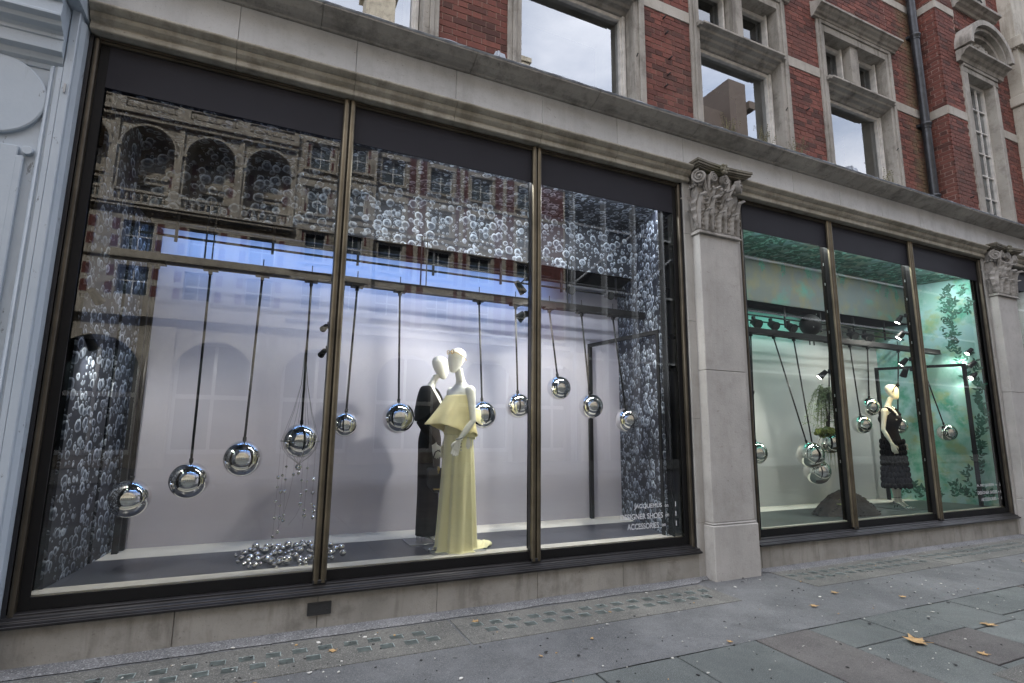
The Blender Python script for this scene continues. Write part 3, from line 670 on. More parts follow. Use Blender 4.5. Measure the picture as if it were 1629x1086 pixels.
# ------------------------------------------------------------------ upper windows
def upper_window(cx, kind):
    x0, x1 = cx - HW, cx + HW; jw = .17; yf = WY
    W = part(MB().box(x0, x0 + .055, yf - .025, .5, 5.3, 8.16), 'window', 'window_stone', bevel=.004)
    fr = MB()
    fr.box(x0 + .056, x0 + .10, yf - .04, .5, 5.3, 8.12); fr.box(x0 + .101, x0 + jw, yf - .02, .5, 5.3, 8.10)
    fr.build('left_jamb', 'window_stone', W, bevel=.004)
    fr = MB(); fr.box(x1 - .055, x1, yf - .025, .5, 5.3, 8.16); fr.box(x1 - .10, x1 - .056, yf - .04, .5, 5.3, 8.12); fr.box(x1 - jw, x1 - .101, yf - .02, .5, 5.3, 8.10)
    fr.build('right_jamb', 'window_stone', W, bevel=.004)
    hd = MB(); hd.box(x0 + jw, x1 - jw, yf - .02, .5, 7.98, 8.10); hd.box(x0 + .056, x1 - .056, yf - .042, .4, 8.101, 8.155)
    hd.prism([(.4, 8.158), (yf - .05, 8.158), (yf - .06, 8.19), (yf - .09, 8.20), (yf - .11, 8.23), (yf - .15, 8.25), (yf - .17, 8.28), (yf - .20, 8.285), (yf - .20, 8.32), (.15, 8.435), (.4, 8.435)], x0 - .09, x1 + .09)
    hd.build('hood_cornice', 'window_stone', W, bevel=.003)
    tr = MB(); tr.prism([(.5, 6.985), (.30, 6.985), (.27, 7.02), (.21, 7.03), (.19, 7.06), (.12, 7.07), (.11, 7.10), (.06, 7.115), (.04, 7.12), (.04, 7.15), (.30, 7.19), (.5, 7.19)], x0 + jw, x1 - jw)
    tr.box(x0 + .12, x0 + jw, .07, .2, 7.10, 7.16); tr.box(x1 - jw, x1 - .12, .07, .2, 7.10, 7.16)
    tr.build('transom', 'window_stone', W, bevel=.003)
    mm = MB(); mm.box(cx - .10, cx + .10, yf + .02, .5, 7.191, 7.979); mm.build('stone_mullion', 'window_stone', W, bevel=.005)
    a, b_ = x0 + jw, x1 - jw
    sash = MB(); y0_, y1_ = .33, .40
    sash.box(a, a + .075, y0_, y1_, 5.3, 6.984); sash.box(b_ - .075, b_, y0_, y1_, 5.3, 6.984); sash.box(a + .075, b_ - .075, y0_, y1_, 6.93, 6.984)
    sash.box(b_ - .05, b_ - .01, y0_ - .03, y0_, 5.3, 6.98); sash.box(a + .01, a + .05, y0_ - .03, y0_, 5.3, 6.98)
    for (p, q) in ((a, cx - .10), (cx + .10, b_)):
        sash.box(p, p + .05, y0_, y1_, 7.19, 7.98); sash.box(q - .05, q, y0_, y1_, 7.19, 7.98); sash.box(p + .05, q - .05, y0_, y1_, 7.92, 7.98); sash.box(p + .05, q - .05, y0_, y1_, 7.19, 7.25)
        sash.box(p + .03, p + .06, y0_ - .04, y0_, 7.19, 7.98); sash.box(q - .06, q - .03, y0_ - .04, y0_, 7.19, 7.98)
    sash.build('sash_frame', 'white_sash', W, bevel=.004)
    gm = 'upper_glass' if kind != 'c' else 'room_glass'
    MB().quad((a + .07, .385, 5.3), (b_ - .07, .385, 5.3), (b_ - .07, .385, 6.94), (a + .07, .385, 6.94)).build('pane', gm, W)
    for (p, q) in ((a, cx - .10), (cx + .10, b_)):
        MB().quad((p + .045, .385, 7.24), (q - .045, .385, 7.24), (q - .045, .385, 7.93), (p + .045, .385, 7.93)).build('pane', 'dark_glass', W)
    rm = MB(); ri = a + .05, b_ - .05                    # plastered reveal and room behind the lower pane
    rm.quad((ri[0], .41, 5.2), (ri[0], .41, 6.96), (ri[0], .95, 6.96), (ri[0], .95, 5.2)); rm.quad((ri[1], .41, 5.2), (ri[1], .41, 6.96), (ri[1], .95, 6.96), (ri[1], .95, 5.2))
    rm.quad((ri[0], .41, 6.96), (ri[1], .41, 6.96), (ri[1], .95, 6.96), (ri[0], .95, 6.96))
    rm.build('inner_reveal', 'room_wall', W)
    dk = MB(); X0, X1 = cx - 1.3, cx + 1.3
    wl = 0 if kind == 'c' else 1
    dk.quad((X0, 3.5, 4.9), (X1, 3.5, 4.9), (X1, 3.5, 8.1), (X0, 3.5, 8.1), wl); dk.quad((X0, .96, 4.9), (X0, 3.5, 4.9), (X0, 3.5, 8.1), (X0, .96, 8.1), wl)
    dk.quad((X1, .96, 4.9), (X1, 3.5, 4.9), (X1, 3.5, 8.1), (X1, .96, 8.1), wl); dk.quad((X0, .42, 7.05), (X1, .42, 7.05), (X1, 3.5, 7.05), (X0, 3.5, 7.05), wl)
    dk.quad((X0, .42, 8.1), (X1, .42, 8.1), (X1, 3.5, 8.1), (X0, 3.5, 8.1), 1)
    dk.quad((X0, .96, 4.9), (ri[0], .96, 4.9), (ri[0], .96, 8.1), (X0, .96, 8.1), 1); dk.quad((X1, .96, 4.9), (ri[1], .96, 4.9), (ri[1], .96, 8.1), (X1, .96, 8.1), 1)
    if kind == 'c':
        dk.box(cx - .5, cx - .2, 1.6, 1.9, 5.2, 7.04, 0)
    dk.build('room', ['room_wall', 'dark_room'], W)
    ho = MB(); ho.tube([(x1 - .14, .22, 6.3), (x1 - .14, .13, 6.3), (x1 - .14, .10, 6.33)], .008, 6); ho.build('iron_hook', 'dark_iron', W)
for cx, kd in WINS: upper_window(cx, kd)
# small iron stubs left in the brick
for x, z in ((4.42, 7.02), (4.45, 6.8), (4.5, 6.45), (4.46, 6.2), (4.41, 6.02), (7.15, 6.45), (10.75, 5.62)):
    y = WY if x < 10.4 else PY
    part(MB().tube([(x, y + .01, z), (x, y - .04, z), (x + .01, y - .05, z + .015)], .011, 6), 'iron_stub', 'dark_iron')
# tall narrow window in the projecting bay
A0, A1 = 11.00, 12.21
W = part(MB().box(A0, A0 + .17, PY - .03, .3, 5.3, 8.10), 'tall_window', 'window_stone', bevel=.005)
MB().box(A1 - .17, A1 - .09, PY - .03, .3, 5.3, 8.10).box(A1 - .089, A1, PY - .015, .3, 5.3, 8.10).build('right_jamb', 'window_stone', W, bevel=.005)
hd = MB(); hd.box(A0, A1, PY - .03, .3, 8.102, 8.2); hd.box(A0 + .03, A1 - .03, PY - .05, .3, 8.201, 8.26)
hd.prism([(.3, 8.262), (PY - .06, 8.262), (PY - .08, 8.33), (PY - .12, 8.35), (PY - .15, 8.40), (PY - .22, 8.42), (PY - .22, 8.46), (.3, 8.50)], A0 - .10, A1 + .14)
hd.build('entablature', 'window_stone', W, bevel=.004)
pd = MB(); cxp = (A0 + A1) / 2 + .02; rw = .74; rh = .62
def archring(mb, cx, cz, rx0, rz0, rx1, rz1, y0, y1, n_=22, a0=0., a1=PI):
    rings = []
    for i in range(n_ + 1):
        a = a0 + (a1 - a0) * i / n_; c_, s_ = math.cos(a), math.sin(a)
        rings.append([(cx + rx0 * c_, y0, cz + rz0 * s_), (cx + rx1 * c_, y0, cz + rz1 * s_), (cx + rx1 * c_, y1, cz + rz1 * s_), (cx + rx0 * c_, y1, cz + rz0 * s_)])
    mb.loft(rings)
archring(pd, cxp, 8.50, rw - .10, rh - .10, rw, rh, PY - .26, .1); archring(pd, cxp, 8.50, rw - .17, rh - .17, rw - .105, rh - .105, PY - .20, .1)
archring(pd, cxp, 8.50, rw - .26, rh - .26, rw - .175, rh - .175, PY - .12, .1)
pd.prism([(cxp + (rw - .2) * math.cos(a), 8.50 + (rh - .2) * math.sin(a)) for a in [PI * i / 18 for i in range(19)]], PY - .03, .1, axis='y')
for k in range(7):
    a = PI * (k + .5) / 7; pd.sphere((cxp + .24 * math.cos(a), PY - .05, 8.58 + .16 * math.sin(a)), .05, 8, 6)
pd.sphere((cxp, PY - .06, 8.62), .11, 10, 8, sc=(1, .6, 1))
pd.build('arched_pediment', 'window_stone', W, bevel=.003)
sh = MB(); a, b_ = A0 + .17, A1 - .17; yg = -.02
sh.box(a, a + .06, yg - .02, yg + .05, 5.3, 8.1); sh.box(b_ - .06, b_, yg - .02, yg + .05, 5.3, 8.1); sh.box(a + .06, b_ - .06, yg - .02, yg + .05, 8.04, 8.1)
xm = (a + b_) / 2
for q in (a + .06 + (b_ - a - .12) * .36, a + .06 + (b_ - a - .12) * .72): sh.box(q - .012, q + .012, yg - .012, yg + .02, 5.3, 8.04)
for k in range(1, 6): zz = 8.04 - k * .44; sh.box(a + .06, b_ - .06, yg - .009, yg + .018, zz - .012, zz + .012)
sh.build('glazing_bars', 'white_sash', W, bevel=.002)
MB().quad((a + .05, yg + .022, 5.3), (b_ - .05, yg + .022, 5.3), (b_ - .05, yg + .022, 8.05), (a + .05, yg + .022, 8.05)).build('pane', 'upper_glass', W)
MB().box(a, b_, .9, 1.0, 5.2, 8.1).box(b_, b_ + .02, yg + .06, .9, 5.2, 8.1).build('room', 'room_wall', W)
# next window up: sill and legs
W = part(MB().prism([(.3, 9.42), (PY - .03, 9.42), (PY - .05, 9.46), (PY - .10, 9.47), (PY - .12, 9.51), (PY - .19, 9.53), (PY - .19, 9.58), (.3, 9.60)], 11.03, 12.33), 'upper_sill', 'window_stone', bevel=.004)
MB().box(11.10, 11.26, PY - .03, .2, 9.601, 10.6).box(12.05, 12.2, PY - .03, .2, 9.601, 10.6).build('jambs', 'window_stone', W, bevel=.004)
MB().box(11.26, 12.05, .05, .1, 9.6, 10.6).build('dark_pane', 'dark_room', W)
for q in (11.35, 11.55, 11.75, 11.95): MB().tube([(q, PY - .02, 9.6), (q, PY - .02, 10.1)], .012, 5).tube([(q, PY - .02, 9.8), (q + .08, PY - .04, 9.86), (q + .03, PY - .02, 9.95)], .012, 5).build('iron_rail', 'dark_iron', W)
# pale stone bay beyond the brick
zz = 5.25
for zb in (6.6, 7.82, 8.02, 9.0, 9.22, 10.6):
    pj = .06 if zb in (8.02, 9.22) else 0
    part(MB().box(12.70 - pj, 14.4, -.38 - pj * 1.6, .3, zz + .002, zb), 'pale_pier_block', 'far_pier_stone', bevel=.008); zz = zb
for k in range(14): part(MB().box(12.66, 12.66 + .04, -.42 + k * .05, -.395 + k * .05, 8.98, 9.02), 'dentil', 'far_pier_stone') if k < 9 else None
# downpipe
dp = thing('drainpipe', 'old black cast iron drainpipe in the corner of the brick wall', 'pipe', (10.13, .05, 5.3))
pts = [(10.13, .055, 5.3), (10.13, .055, 7.2), (10.125, .055, 9.0), (10.12, .055, 10.6)]
MB().tube(pts, .068, 14).build('pipe', 'iron_pipe', dp, sharp=40)
for z in (6.93, 8.66, 5.6):
    MB().tube([(10.13, .055, z - .07), (10.13, .055, z - .02), (10.13, .055, z), (10.13, .055, z + .02), (10.13, .055, z + .04)], [.078, .078, .092, .092, .078], 14).box(10.02, 10.24, .10, .152, z - .03, z + .02).build('collar', 'iron_pipe', dp, sharp=40)
# weeds rooted in the gutter
for (x, seed) in ((5.1, 1), (5.75, 2), (6.35, 3), (8.4, 4)):
    rr = random.Random(seed); mb = MB()
    for k in range(16):
        a = rr.uniform(0, 2 * PI); l = rr.uniform(.08, .28); sp_ = rr.uniform(.02, .12); bx_ = x + rr.uniform(-.12, .12)
        tip = (bx_ + math.cos(a) * sp_, -.22 + math.sin(a) * sp_ * .5, 5.33 + l)
        mb.tube([(bx_, -.22, 5.32), (bx_ + math.cos(a) * sp_ * .4, -.22, 5.33 + l * .6), tip], [.003, .002, .001], 4)
        for q in range(3): mb.sphere((tip[0] + rr.uniform(-.02, .02), tip[1], tip[2] - q * .03), .007, 5, 4)
    lb = {1: 'dry weed tuft on the cornice below the left stone window', 2: 'thin weed sprig on the cornice in front of the middle pane', 3: 'taller bare weed on the cornice near the right window jamb', 4: 'small weed on the ledge under the third stone window'}[seed]
    tag(mb.build('weed_plant', 'weed'), lb, 'weed', 'weeds growing along the cornice')

# ------------------------------------------------------------------ painted neighbour on the left
NB = thing('painted_shopfront', 'pale grey painted pilaster with round disc beside the left window', 'shopfront', (-1.9, -.1, 0))
def npart(mb, name, mat='grey_paint', **k): return mb.build(name, mat, NB, **k)
npart(MB().box(-4.5, -1.64, -.09, .3, -.02, 4.36), 'recessed_panel', bevel=.004)
npart(MB().box(-1.555, -1.50, -.14, .3, -.02, 4.86), 'outer_edge', bevel=.006)
npart(MB().prism([(-1.64, .1), (-1.64, -.105), (-1.625, -.125), (-1.61, -.135), (-1.605, -.12), (-1.59, -.12), (-1.585, -.14), (-1.555, -.14), (-1.555, .1)], -.02, 4.22, axis='z'), 'edge_moulding', bevel=.002)
npart(MB().prism([(-1.4995, .2), (-1.4995, -.10), (-1.478, -.06), (-1.478, .2)], -.02, 4.66, axis='z'), 'side_return')
npart(MB().prism([(.1, 4.20), (-.10, 4.20), (-.11, 4.23), (-.135, 4.25), (-.15, 4.29), (-.19, 4.31), (-.19, 4.40), (-.20, 4.405), (-.20, 4.43), (-.22, 4.45), (-.26, 4.47), (-.27, 4.50), (-.31, 4.52), (-.31, 4.54), (-.30, 4.545), (-.30, 4.63), (-.32, 4.64), (-.32, 4.66), (-.34, 4.68), (.1, 4.70)], -4.5, -1.56), 'moulded_cornice', bevel=.002)
npart(MB().prism([(.1, 4.702), (-.30, 4.702), (-.30, 4.80), (-.33, 4.81), (-.33, 4.84), (-.28, 4.86), (-.28, 5.1), (.1, 5.1)], -4.5, -1.476), 'upper_fascia', bevel=.002)
dc = MB(); n_ = 56
dc.loft([[(-1.925 + r_ * math.cos(2 * PI * k / n_), y, 3.93 + r_ * math.sin(2 * PI * k / n_)) for k in range(n_)] for r_, y in ((.30, -.09), (.30, -.118), (.29, -.124))]); npart(dc, 'round_disc', sharp=30)
dc = MB(); n_ = 24
dc.loft([[(-1.685 + r_ * math.cos(2 * PI * k / n_), y, 3.535 + r_ * math.sin(2 * PI * k / n_)) for k in range(n_)] for r_, y in ((.032, -.09), (.032, -.125), (.028, -.13))]); npart(dc, 'small_boss', sharp=30)
npart(MB().box(-4.5, -1.735, -.125, -.088, .5, 3.56).box(-4.5, -1.70, -.1235, -.0885, .5, 3.49), 'raised_field', bevel=.006)
npart(MB().box(-1.5295, -1.519, -.155, -.139, 4.02, 4.09), 'small_clip', 'pale_metal')
npart(MB().box(-4.5, -1.60, -.17, .2, -.02, .35), 'painted_base', bevel=.01)

# ------------------------------------------------------------------ shop windows
def shop_window(name, label, x0, x1, mulls, skip_right=False):
    T = thing(name, label, 'window', (x0, 0, 0))
    B = lambda mb, n_, m_, **k: mb.build(n_, m_, T, **k)
    zt, zb = 4.65, .28
    B(MB().box(x0 - .005, x0 + .022, .02, .16, zb, zt), 'outer_frame', 'black_paint')
    B(MB().box(x1 - .02, x1 + .004, .02, .16, zb, zt), 'outer_frame', 'black_paint')
    def roundbar(xc, r, n_=9):
        return [(xc + r * math.cos(PI + PI * k / n_), .03 + r * math.sin(PI + PI * k / n_) * .9) for k in range(n_ + 1)] + [(xc + r, .075), (xc - r, .075)]
    mb = MB(); mb.prism(roundbar(x0 + .045, .019), .34, 4.62, axis='z'); B(mb, 'frame_bar', 'bronze_side', sharp=40)
    mb = MB(); mb.prism(roundbar(x1 - .042, .019), .34, 4.62, axis='z'); B(mb, 'frame_bar', 'bronze_side', sharp=40)
    B(MB().prism([(.16, 4.60), (.05, 4.60), (.04, 4.605), (.035, 4.615), (.045, 4.625), (.03, 4.63), (.03, 4.645), (.16, 4.65)], x0 + .06, x1 - .06), 'head_frame', 'bronze_side', bevel=.002)
    B(MB().prism([(.16, .277), (-.045, .277), (-.05, .285), (-.05, .297), (-.03, .302), (-.015, .308), (-.012, .32), (.0, .326), (.012, .33), (.022, .338), (.022, .352), (.04, .36), (.16, .362)], x0 - .02, x1 + .02), 'sill_frame', 'bronze_dark', bevel=.002)
    B(MB().box(x0 + .065, x0 + .125, .060, .078, .36, 4.60), 'side_border', 'border_vinyl')
    B(MB().box(x1 - .12, x1 - .062, .060, .078, .36, 4.60), 'side_border', 'border_vinyl')
    B(MB().box(x0 + .126, x1 - .121, .060, .078, .362, .442), 'lower_border', 'border_vinyl')
    e = [x0 + .126] + [v_ for q in mulls for v_ in (q - .05, q + .05)] + [x1 - .121]
    for a, b_ in zip(e[::2], e[1::2]): B(MB().box(a, b_, .058, .076, 4.245, 4.60), 'valance', 'valance_vinyl')
    for q in mulls:
        mu = MB().box(q - .055, q + .055, .045, .10, .36, 4.62)
        mo = mu.build('mullion', 'bronze_dark', T)
        for s in (-1, 1):
            mb = MB(); mb.prism(roundbar(q + s * .028, .024), .36, 4.64, axis='z'); mb.build('mullion_bar', 'bronze', mo, sharp=40)
        MB().prism([(q - .052, .012), (q + .052, .012), (q + .052, .05), (q - .052, .05)], .352, .385, axis='z').build('mullion_foot', 'bronze_dark', mo, bevel=.004)
        MB().box(q - .022, q + .03, .105, .185, .447, 4.30).build('inner_post', 'soffit_black', mo)
        if abs(q - 7.245) < .1 or abs(q - 9.19) < .1 or True:
            for z in (1.2, 1.9, 2.1, 3.0, 3.3, 3.7, 4.0):
                MB().box(q - .025, q - .0215, .14, .15, z, z + .04).build('post_clip', 'pale_metal', mo)
    e = [x0 + .02] + mulls + [x1 - .02]
    for a, b_ in zip(e[:-1], e[1:]):
        MB().quad((a + .01, .088, .36), (b_ - .01, .088, .36), (b_ - .01, .088, 4.62), (a + .01, .088, 4.62)).build('glass_pane', 'shop_glass', T)
    return T
W1 = shop_window('shop_window', 'large three pane bronze framed window with the mannequin couple and swinging balls', -1.472, 4.49, [.512, 2.485])
W2 = shop_window('shop_window', 'three pane bronze framed window with the garden print and lone mannequin', 5.425, 11.228, [7.245, 9.19])
W3 = shop_window('shop_window', 'cropped window at the far right beyond the second carved capital', 12.02, 18.2, [14.0, 16.1])
def text_line(s, x0, x1, z, h, parent, y=.083):
    cu = bpy.data.curves.new('lettering', 'FONT'); cu.body = s; cu.size = 1; cu.offset = .012
    to = bpy.data.objects.new('lettering_src', cu); COL.objects.link(to)
    dg = bpy.context.evaluated_depsgraph_get(); me = bpy.data.meshes.new_from_object(to.evaluated_get(dg))
    bpy.data.objects.remove(to); bpy.data.curves.remove(cu)
    xs_ = [v_.co.x for v_ in me.vertices]; ys_ = [v_.co.y for v_ in me.vertices]
    a, b_, c, d = min(xs_), max(xs_), min(ys_), max(ys_)
    for v_ in me.vertices: v_.co = Vector((x0 + (v_.co.x - a) / (b_ - a) * (x1 - x0), y, z - h / 2 + (v_.co.y - c) / (d - c) * h))
    me.materials.append(MATS['white_vinyl']); me.name = 'lettering'
    return place('lettering', me, parent)
text_line('JACQUEMUS', 3.70, 4.075, .792, .058, W1); text_line('on', 4.115, 4.165, .787, .028, W1); text_line('1', 4.262, 4.275, .800, .055, W1)
text_line('DESIGNER SHOES', 3.52, 4.085, .692, .058, W1); text_line('on', 4.12, 4.17, .687, .028, W1); text_line('1', 4.262, 4.275, .698, .055, W1)
text_line('ACCESSORIES', 3.605, 4.025, .590, .060, W1); text_line('on', 4.065, 4.12, .585, .028, W1); text_line('1', 4.262, 4.275, .594, .055, W1)
text_line('A. MCQUEEN', 10.36, 10.86, .803, .048, W2); text_line('on', 10.90, 10.95, .80, .024, W2); text_line('G', 11.02, 11.05, .805, .045, W2)
text_line('DESIGNER SHOES', 10.36, 10.93, .692, .048, W2); text_line('on', 10.955, 10.99, .69, .022, W2); text_line('1', 11.03, 11.042, .69, .045, W2)
text_line('ACCESSORIES', 10.44, 10.88, .588, .048, W2); text_line('on', 10.91, 10.95, .585, .022, W2); text_line('1', 11.03, 11.042, .59, .045, W2)
# small plate on the plinth
PL = thing('wall_plate', 'small black iron plate fixed to the stone plinth under the first mullion', 'plate', (.522, -.006, .13))
MB().box(.43, .612, -.012, .004, .128, .222).build('plate', 'dark_iron', PL, bevel=.004)
MB().box(.43, .612, -.018, -.0125, .128, .136).box(.43, .612, -.018, -.0125, .214, .222).box(.43, .438, -.018, -.0125, .1365, .2135).box(.604, .612, -.018, -.0125, .1365, .2135).build('rim', 'dark_iron', PL)
mb = MB()
for (x, z) in ((.46, .16), (.50, .185), (.535, .172), (.53, .158), (.56, .19), (.58, .165), (.49, .15)): mb.sphere((x, -.0125, z), .007, 8, 5, sc=(1.4, .5, 1))
mb.build('worn_relief', 'dark_iron', PL)

# ------------------------------------------------------------------ display boxes
FZ = .447
def slant(mb, p, q, z0, z1, th=.02, mi=0):
    p, q = Vector((p[0], p[1], 0)), Vector((q[0], q[1], 0)); d = (q - p).normalized(); n_ = Vector((d.y, -d.x, 0))
    return mb.slab([(p.x, p.y, z0), (q.x, q.y, z0), (q.x, q.y, z1), (p.x, p.y, z1)], n_, th, mi)
D1 = thing('display_set', 'lilac backed display box with dark bubble printed side walls and ceiling', 'display', (1.5, .8, FZ))
def d1(mb, n_, m_, **k): return mb.build(n_, m_, D1, **k)
d1(MB().box(-1.5, 4.75, 1.56, 1.60, .3, 3.64), 'back_panel', 'lilac_backdrop')
d1(MB().box(-1.5, 4.75, 1.10, 1.56, .38, FZ), 'back_floor_border', 'floor_border')
d1(MB().box(-1.5, 4.75, .27, 1.10, .38, FZ - .001), 'display_floor', 'slate_floor')
d1(MB().box(-1.5, 4.75, .11, .27, .38, FZ + .001), 'front_floor_border', 'floor_border')
slp = MB(); slant(slp, (-1.335, .24), (-1.245, .93), FZ + .002, 4.31, -.02); d1(slp, 'bubble_wall_panel', 'bubble_print')
slp = MB(); slant(slp, (-1.238, 1.00), (-1.175, 1.55), FZ + .002, 4.31, -.02); d1(slp, 'bubble_wall_panel', 'bubble_print')
slp = MB(); slant(slp, (-1.40, .11), (-1.22, 1.56), FZ, 4.6, -.02); d1(slp, 'wall_backing', 'soffit_black')
slp = MB(); slant(slp, (4.20, .16), (4.60, 1.55), FZ + .002, 4.31, .02); d1(slp, 'bubble_wall_panel', 'bubble_print')
slp = MB(); slant(slp, (4.25, .11), (4.66, 1.56), FZ, 4.6, .02); d1(slp, 'wall_backing', 'soffit_black')
d1(MB().box(-1.5, 4.75, .165, .955, 4.32, 4.34), 'bubble_ceiling_panel', 'bubble_print')
d1(MB().box(-1.5, 4.75, .955, .975, 3.655, 4.34), 'bubble_hanging_panel', 'bubble_print')
d1(MB().box(-1.5, 4.75, .976, 1.56, 3.645, 3.67), 'soffit', 'soffit_black')
d1(MB().box(-1.5, 4.75, .10, 1.6, 4.62, 4.64), 'lid', 'soffit_black')
d1(MB().box(-1.5, 4.75, 1.56, 1.6, 3.64, 4.62), 'upper_back', 'soffit_black')

D2 = thing('display_set', 'pale backed display box with green garden print wall and leafy ceiling', 'display', (8, .8, FZ))
def d2(mb, n_, m_, **k): return mb.build(n_, m_, D2, **k)
d2(MB().box(4.9, 10.52, 1.50, 1.54, .3, 3.60), 'back_panel', 'pale_backdrop')
d2(MB().box(4.9, 11.3, 1.12, 1.50, .38, FZ), 'back_floor_border', 'floor_border')
d2(MB().box(4.9, 11.3, .16, 1.12, .38, FZ - .001), 'display_floor', 'green_floor')
d2(MB().box(4.9, 11.3, .11, .16, .38, FZ + .001), 'front_floor_border', 'floor_border')
slp = MB(); slant(slp, (11.02, .12), (10.50, 1.50), FZ + .002, 4.31, .02); GW = d2(slp, 'garden_wall_panel', 'garden_print')
slp = MB(); slant(slp, (11.08, .11), (10.54, 1.54), FZ, 4.6, .02); d2(slp, 'wall_backing', 'soffit_black')
d2(MB().box(5.40, 5.44, .11, 1.54, FZ, 4.6), 'left_wall', 'pale_backdrop')
d2(MB().box(4.9, 11.3, .165, .955, 4.32, 4.34), 'leafy_ceiling_panel', 'ceiling_print')
d2(MB().box(4.9, 11.3, .955, .975, 3.60, 4.34), 'hanging_panel', 'wash_print')
d2(MB().box(4.9, 11.3, .976, 1.54, 3.592, 3.62), 'soffit', 'soffit_black')
d2(MB().box(4.9, 11.3, .10, 1.6, 4.62, 4.64), 'lid', 'soffit_black')
# printed leaves: flat cut shapes on the ceiling and wall
def leaf_poly(L, wd_, n_=5):
    pts = [(0, 0)]
    for k in range(1, n_): t = k / n_; pts.append((L * t, wd_ * math.sin(PI * t ** .8) * .5))
    pts.append((L, 0))
    for k in range(n_ - 1, 0, -1): t = k / n_; pts.append((L * t, -wd_ * math.sin(PI * t ** .8) * .5))
    return pts
def sprig(mb, O, U, V, N_, u, v_, ang, n_, rr, L=.075, mi=None):
    """alternate leaves along a short stem lying in the plane O + u U + v V"""
    x, y, a = u, v_, ang
    for k in range(n_):
        for s in (-1, 1):
            la = a + s * rr.uniform(.5, .95); l = L * rr.uniform(.7, 1.15); mi_ = mi if mi is not None else (0 if rr.random() < .8 else 1)
            pts = [O + U * (x + px * math.cos(la) - py * math.sin(la)) + V * (y + px * math.sin(la) + py * math.cos(la)) + N_ * (.001 + .0006 * rr.random()) for px, py in leaf_poly(l, l * .42)]
            mb.add(pts, [tuple(range(len(pts)))], mi_)
        x += math.cos(a) * L * .5; y += math.sin(a) * L * .5; a += rr.uniform(-.2, .2)
rr = random.Random(11); lc = MB()
O_, U_, V_, N_ = Vector((0, 0, 4.318)), Vector((1, 0, 0)), Vector((0, 1, 0)), Vector((0, 0, -1))
for k in range(330):
    x = rr.uniform(5.5, 10.9); y = rr.uniform(.2, .93)
    if 9.0 < x < 10.0 and rr.random() < .35 and y < .6: continue
    sprig(lc, O_, U_, V_, N_, x, y, rr.uniform(-.6, 2.2), 2, rr, .13)
lc.build('printed_leaves', ['leaf_print', 'leaf_print_light'], D2, kind='stuff')
lc = MB()
O_, U_, V_, N_ = Vector((0, .954, 0)), Vector((1, 0, 0)), Vector((0, 0, 1)), Vector((0, -1, 0))
for (x, z, a) in ((6.9, 4.30, -1.2), (7.4, 4.28, -1.4), (7.95, 4.29, -1.0), (8.9, 4.30, -1.9), (9.9, 4.25, -2.2), (10.1, 4.2, -2.0), (10.35, 4.2, -1.7)): sprig(lc, O_, U_, V_, N_, x, z, a, 4, rr, .09, 0)
lc.build('printed_leaves', ['leaf_print', 'leaf_print_light'], D2, kind='stuff')
lc = MB(); pa, pb = Vector((11.02, .12, 0)), Vector((10.50, 1.50, 0)); U_ = (pb - pa).normalized(); N_ = Vector((-U_.y, U_.x, 0)).normalized()
if N_.x > 0: N_ = -N_
V_ = Vector((0, 0, 1)); LW = (pb - pa).length
for k in range(60):                                            # climbing column near the front
    z = .9 + 3.2 * k / 60; u = .16 + .08 * math.sin(z * 2.3) + rr.uniform(-.08, .10) + (.08 if z > 3 else 0)
    sprig(lc, pa, U_, V_, N_, u, z, rr.uniform(.6, 2.6), rr.choice((2, 3)), rr, .085, 0)
for k in range(34):                                            # growth along the floor
    u = rr.uniform(.05, LW - .05); h = .10 + .20 * abs(math.sin(u * 3.1 + .5))
    sprig(lc, pa, U_, V_, N_, u, FZ + rr.uniform(.02, h), rr.uniform(.7, 2.4), 3, rr, .085)
for k in range(26):
    u = rr.uniform(.05, .5); sprig(lc, pa, U_, V_, N_, u, rr.uniform(3.75, 4.25) if rr.random() < .6 else rr.uniform(3.2, 4.2), rr.uniform(0, 6.2), 2, rr, .08)
lc.build('printed_leaves', ['leaf_print', 'leaf_print_light'], GW, kind='stuff')
# third window interior
D3 = thing('display_set', 'plain blue grey display box behind the cropped far right window', 'display', (15, .8, FZ))
MB().box(11.9, 18.3, 1.5, 1.54, .3, 4.6).box(11.86, 11.9, .11, 1.54, .3, 4.6).build('back_panel', 'lilac_backdrop', D3)
MB().box(11.9, 18.3, .11, 1.5, .38, FZ).build('display_floor', 'floor_border', D3); MB().box(11.9, 18.3, .1, 1.54, 4.6, 4.64).build('lid', 'soffit_black', D3)

# ------------------------------------------------------------------ rigs: frame posts, rails, lighting bars
def frame(name, label, posts, beam_z, loc):
    T = thing(name, label, 'frame', loc)
    for (x, y) in posts: MB().box(x - .025, x + .025, y - .025, y + .025, FZ, beam_z).build('post', 'rod_black', T, bevel=.003)
    (xa, ya), (xb, yb_) = posts[0], posts[1]
    mb = MB(); a, b_ = Vector((xa, ya, beam_z - .025)), Vector((xb, yb_, beam_z - .025)); d = (b_ - a).normalized(); s = Vector((d.y, -d.x, 0)) * .022
    a = a - d * .025
    mb.loft([[a + s + Vector((0, 0, .026)), a - s + Vector((0, 0, .026)), a - s - Vector((0, 0, .02)), a + s - Vector((0, 0, .02))], [b_ + s + Vector((0, 0, .026)), b_ - s + Vector((0, 0, .026)), b_ - s - Vector((0, 0, .02)), b_ + s - Vector((0, 0, .02))]])
    mb.build('cross_beam', 'rod_black', T); return T
frame('steel_frame', 'black square tube frame standing against the lilac backdrop at right', [(4.08, 1.50), (4.22, .22)], 2.80, (4.1, .9, FZ))
frame('steel_frame', 'black square tube frame in the left corner beside the bubble wall', [(-1.12, 1.50), (-1.14, 1.36)], 3.6, (-1.2, .9, FZ))
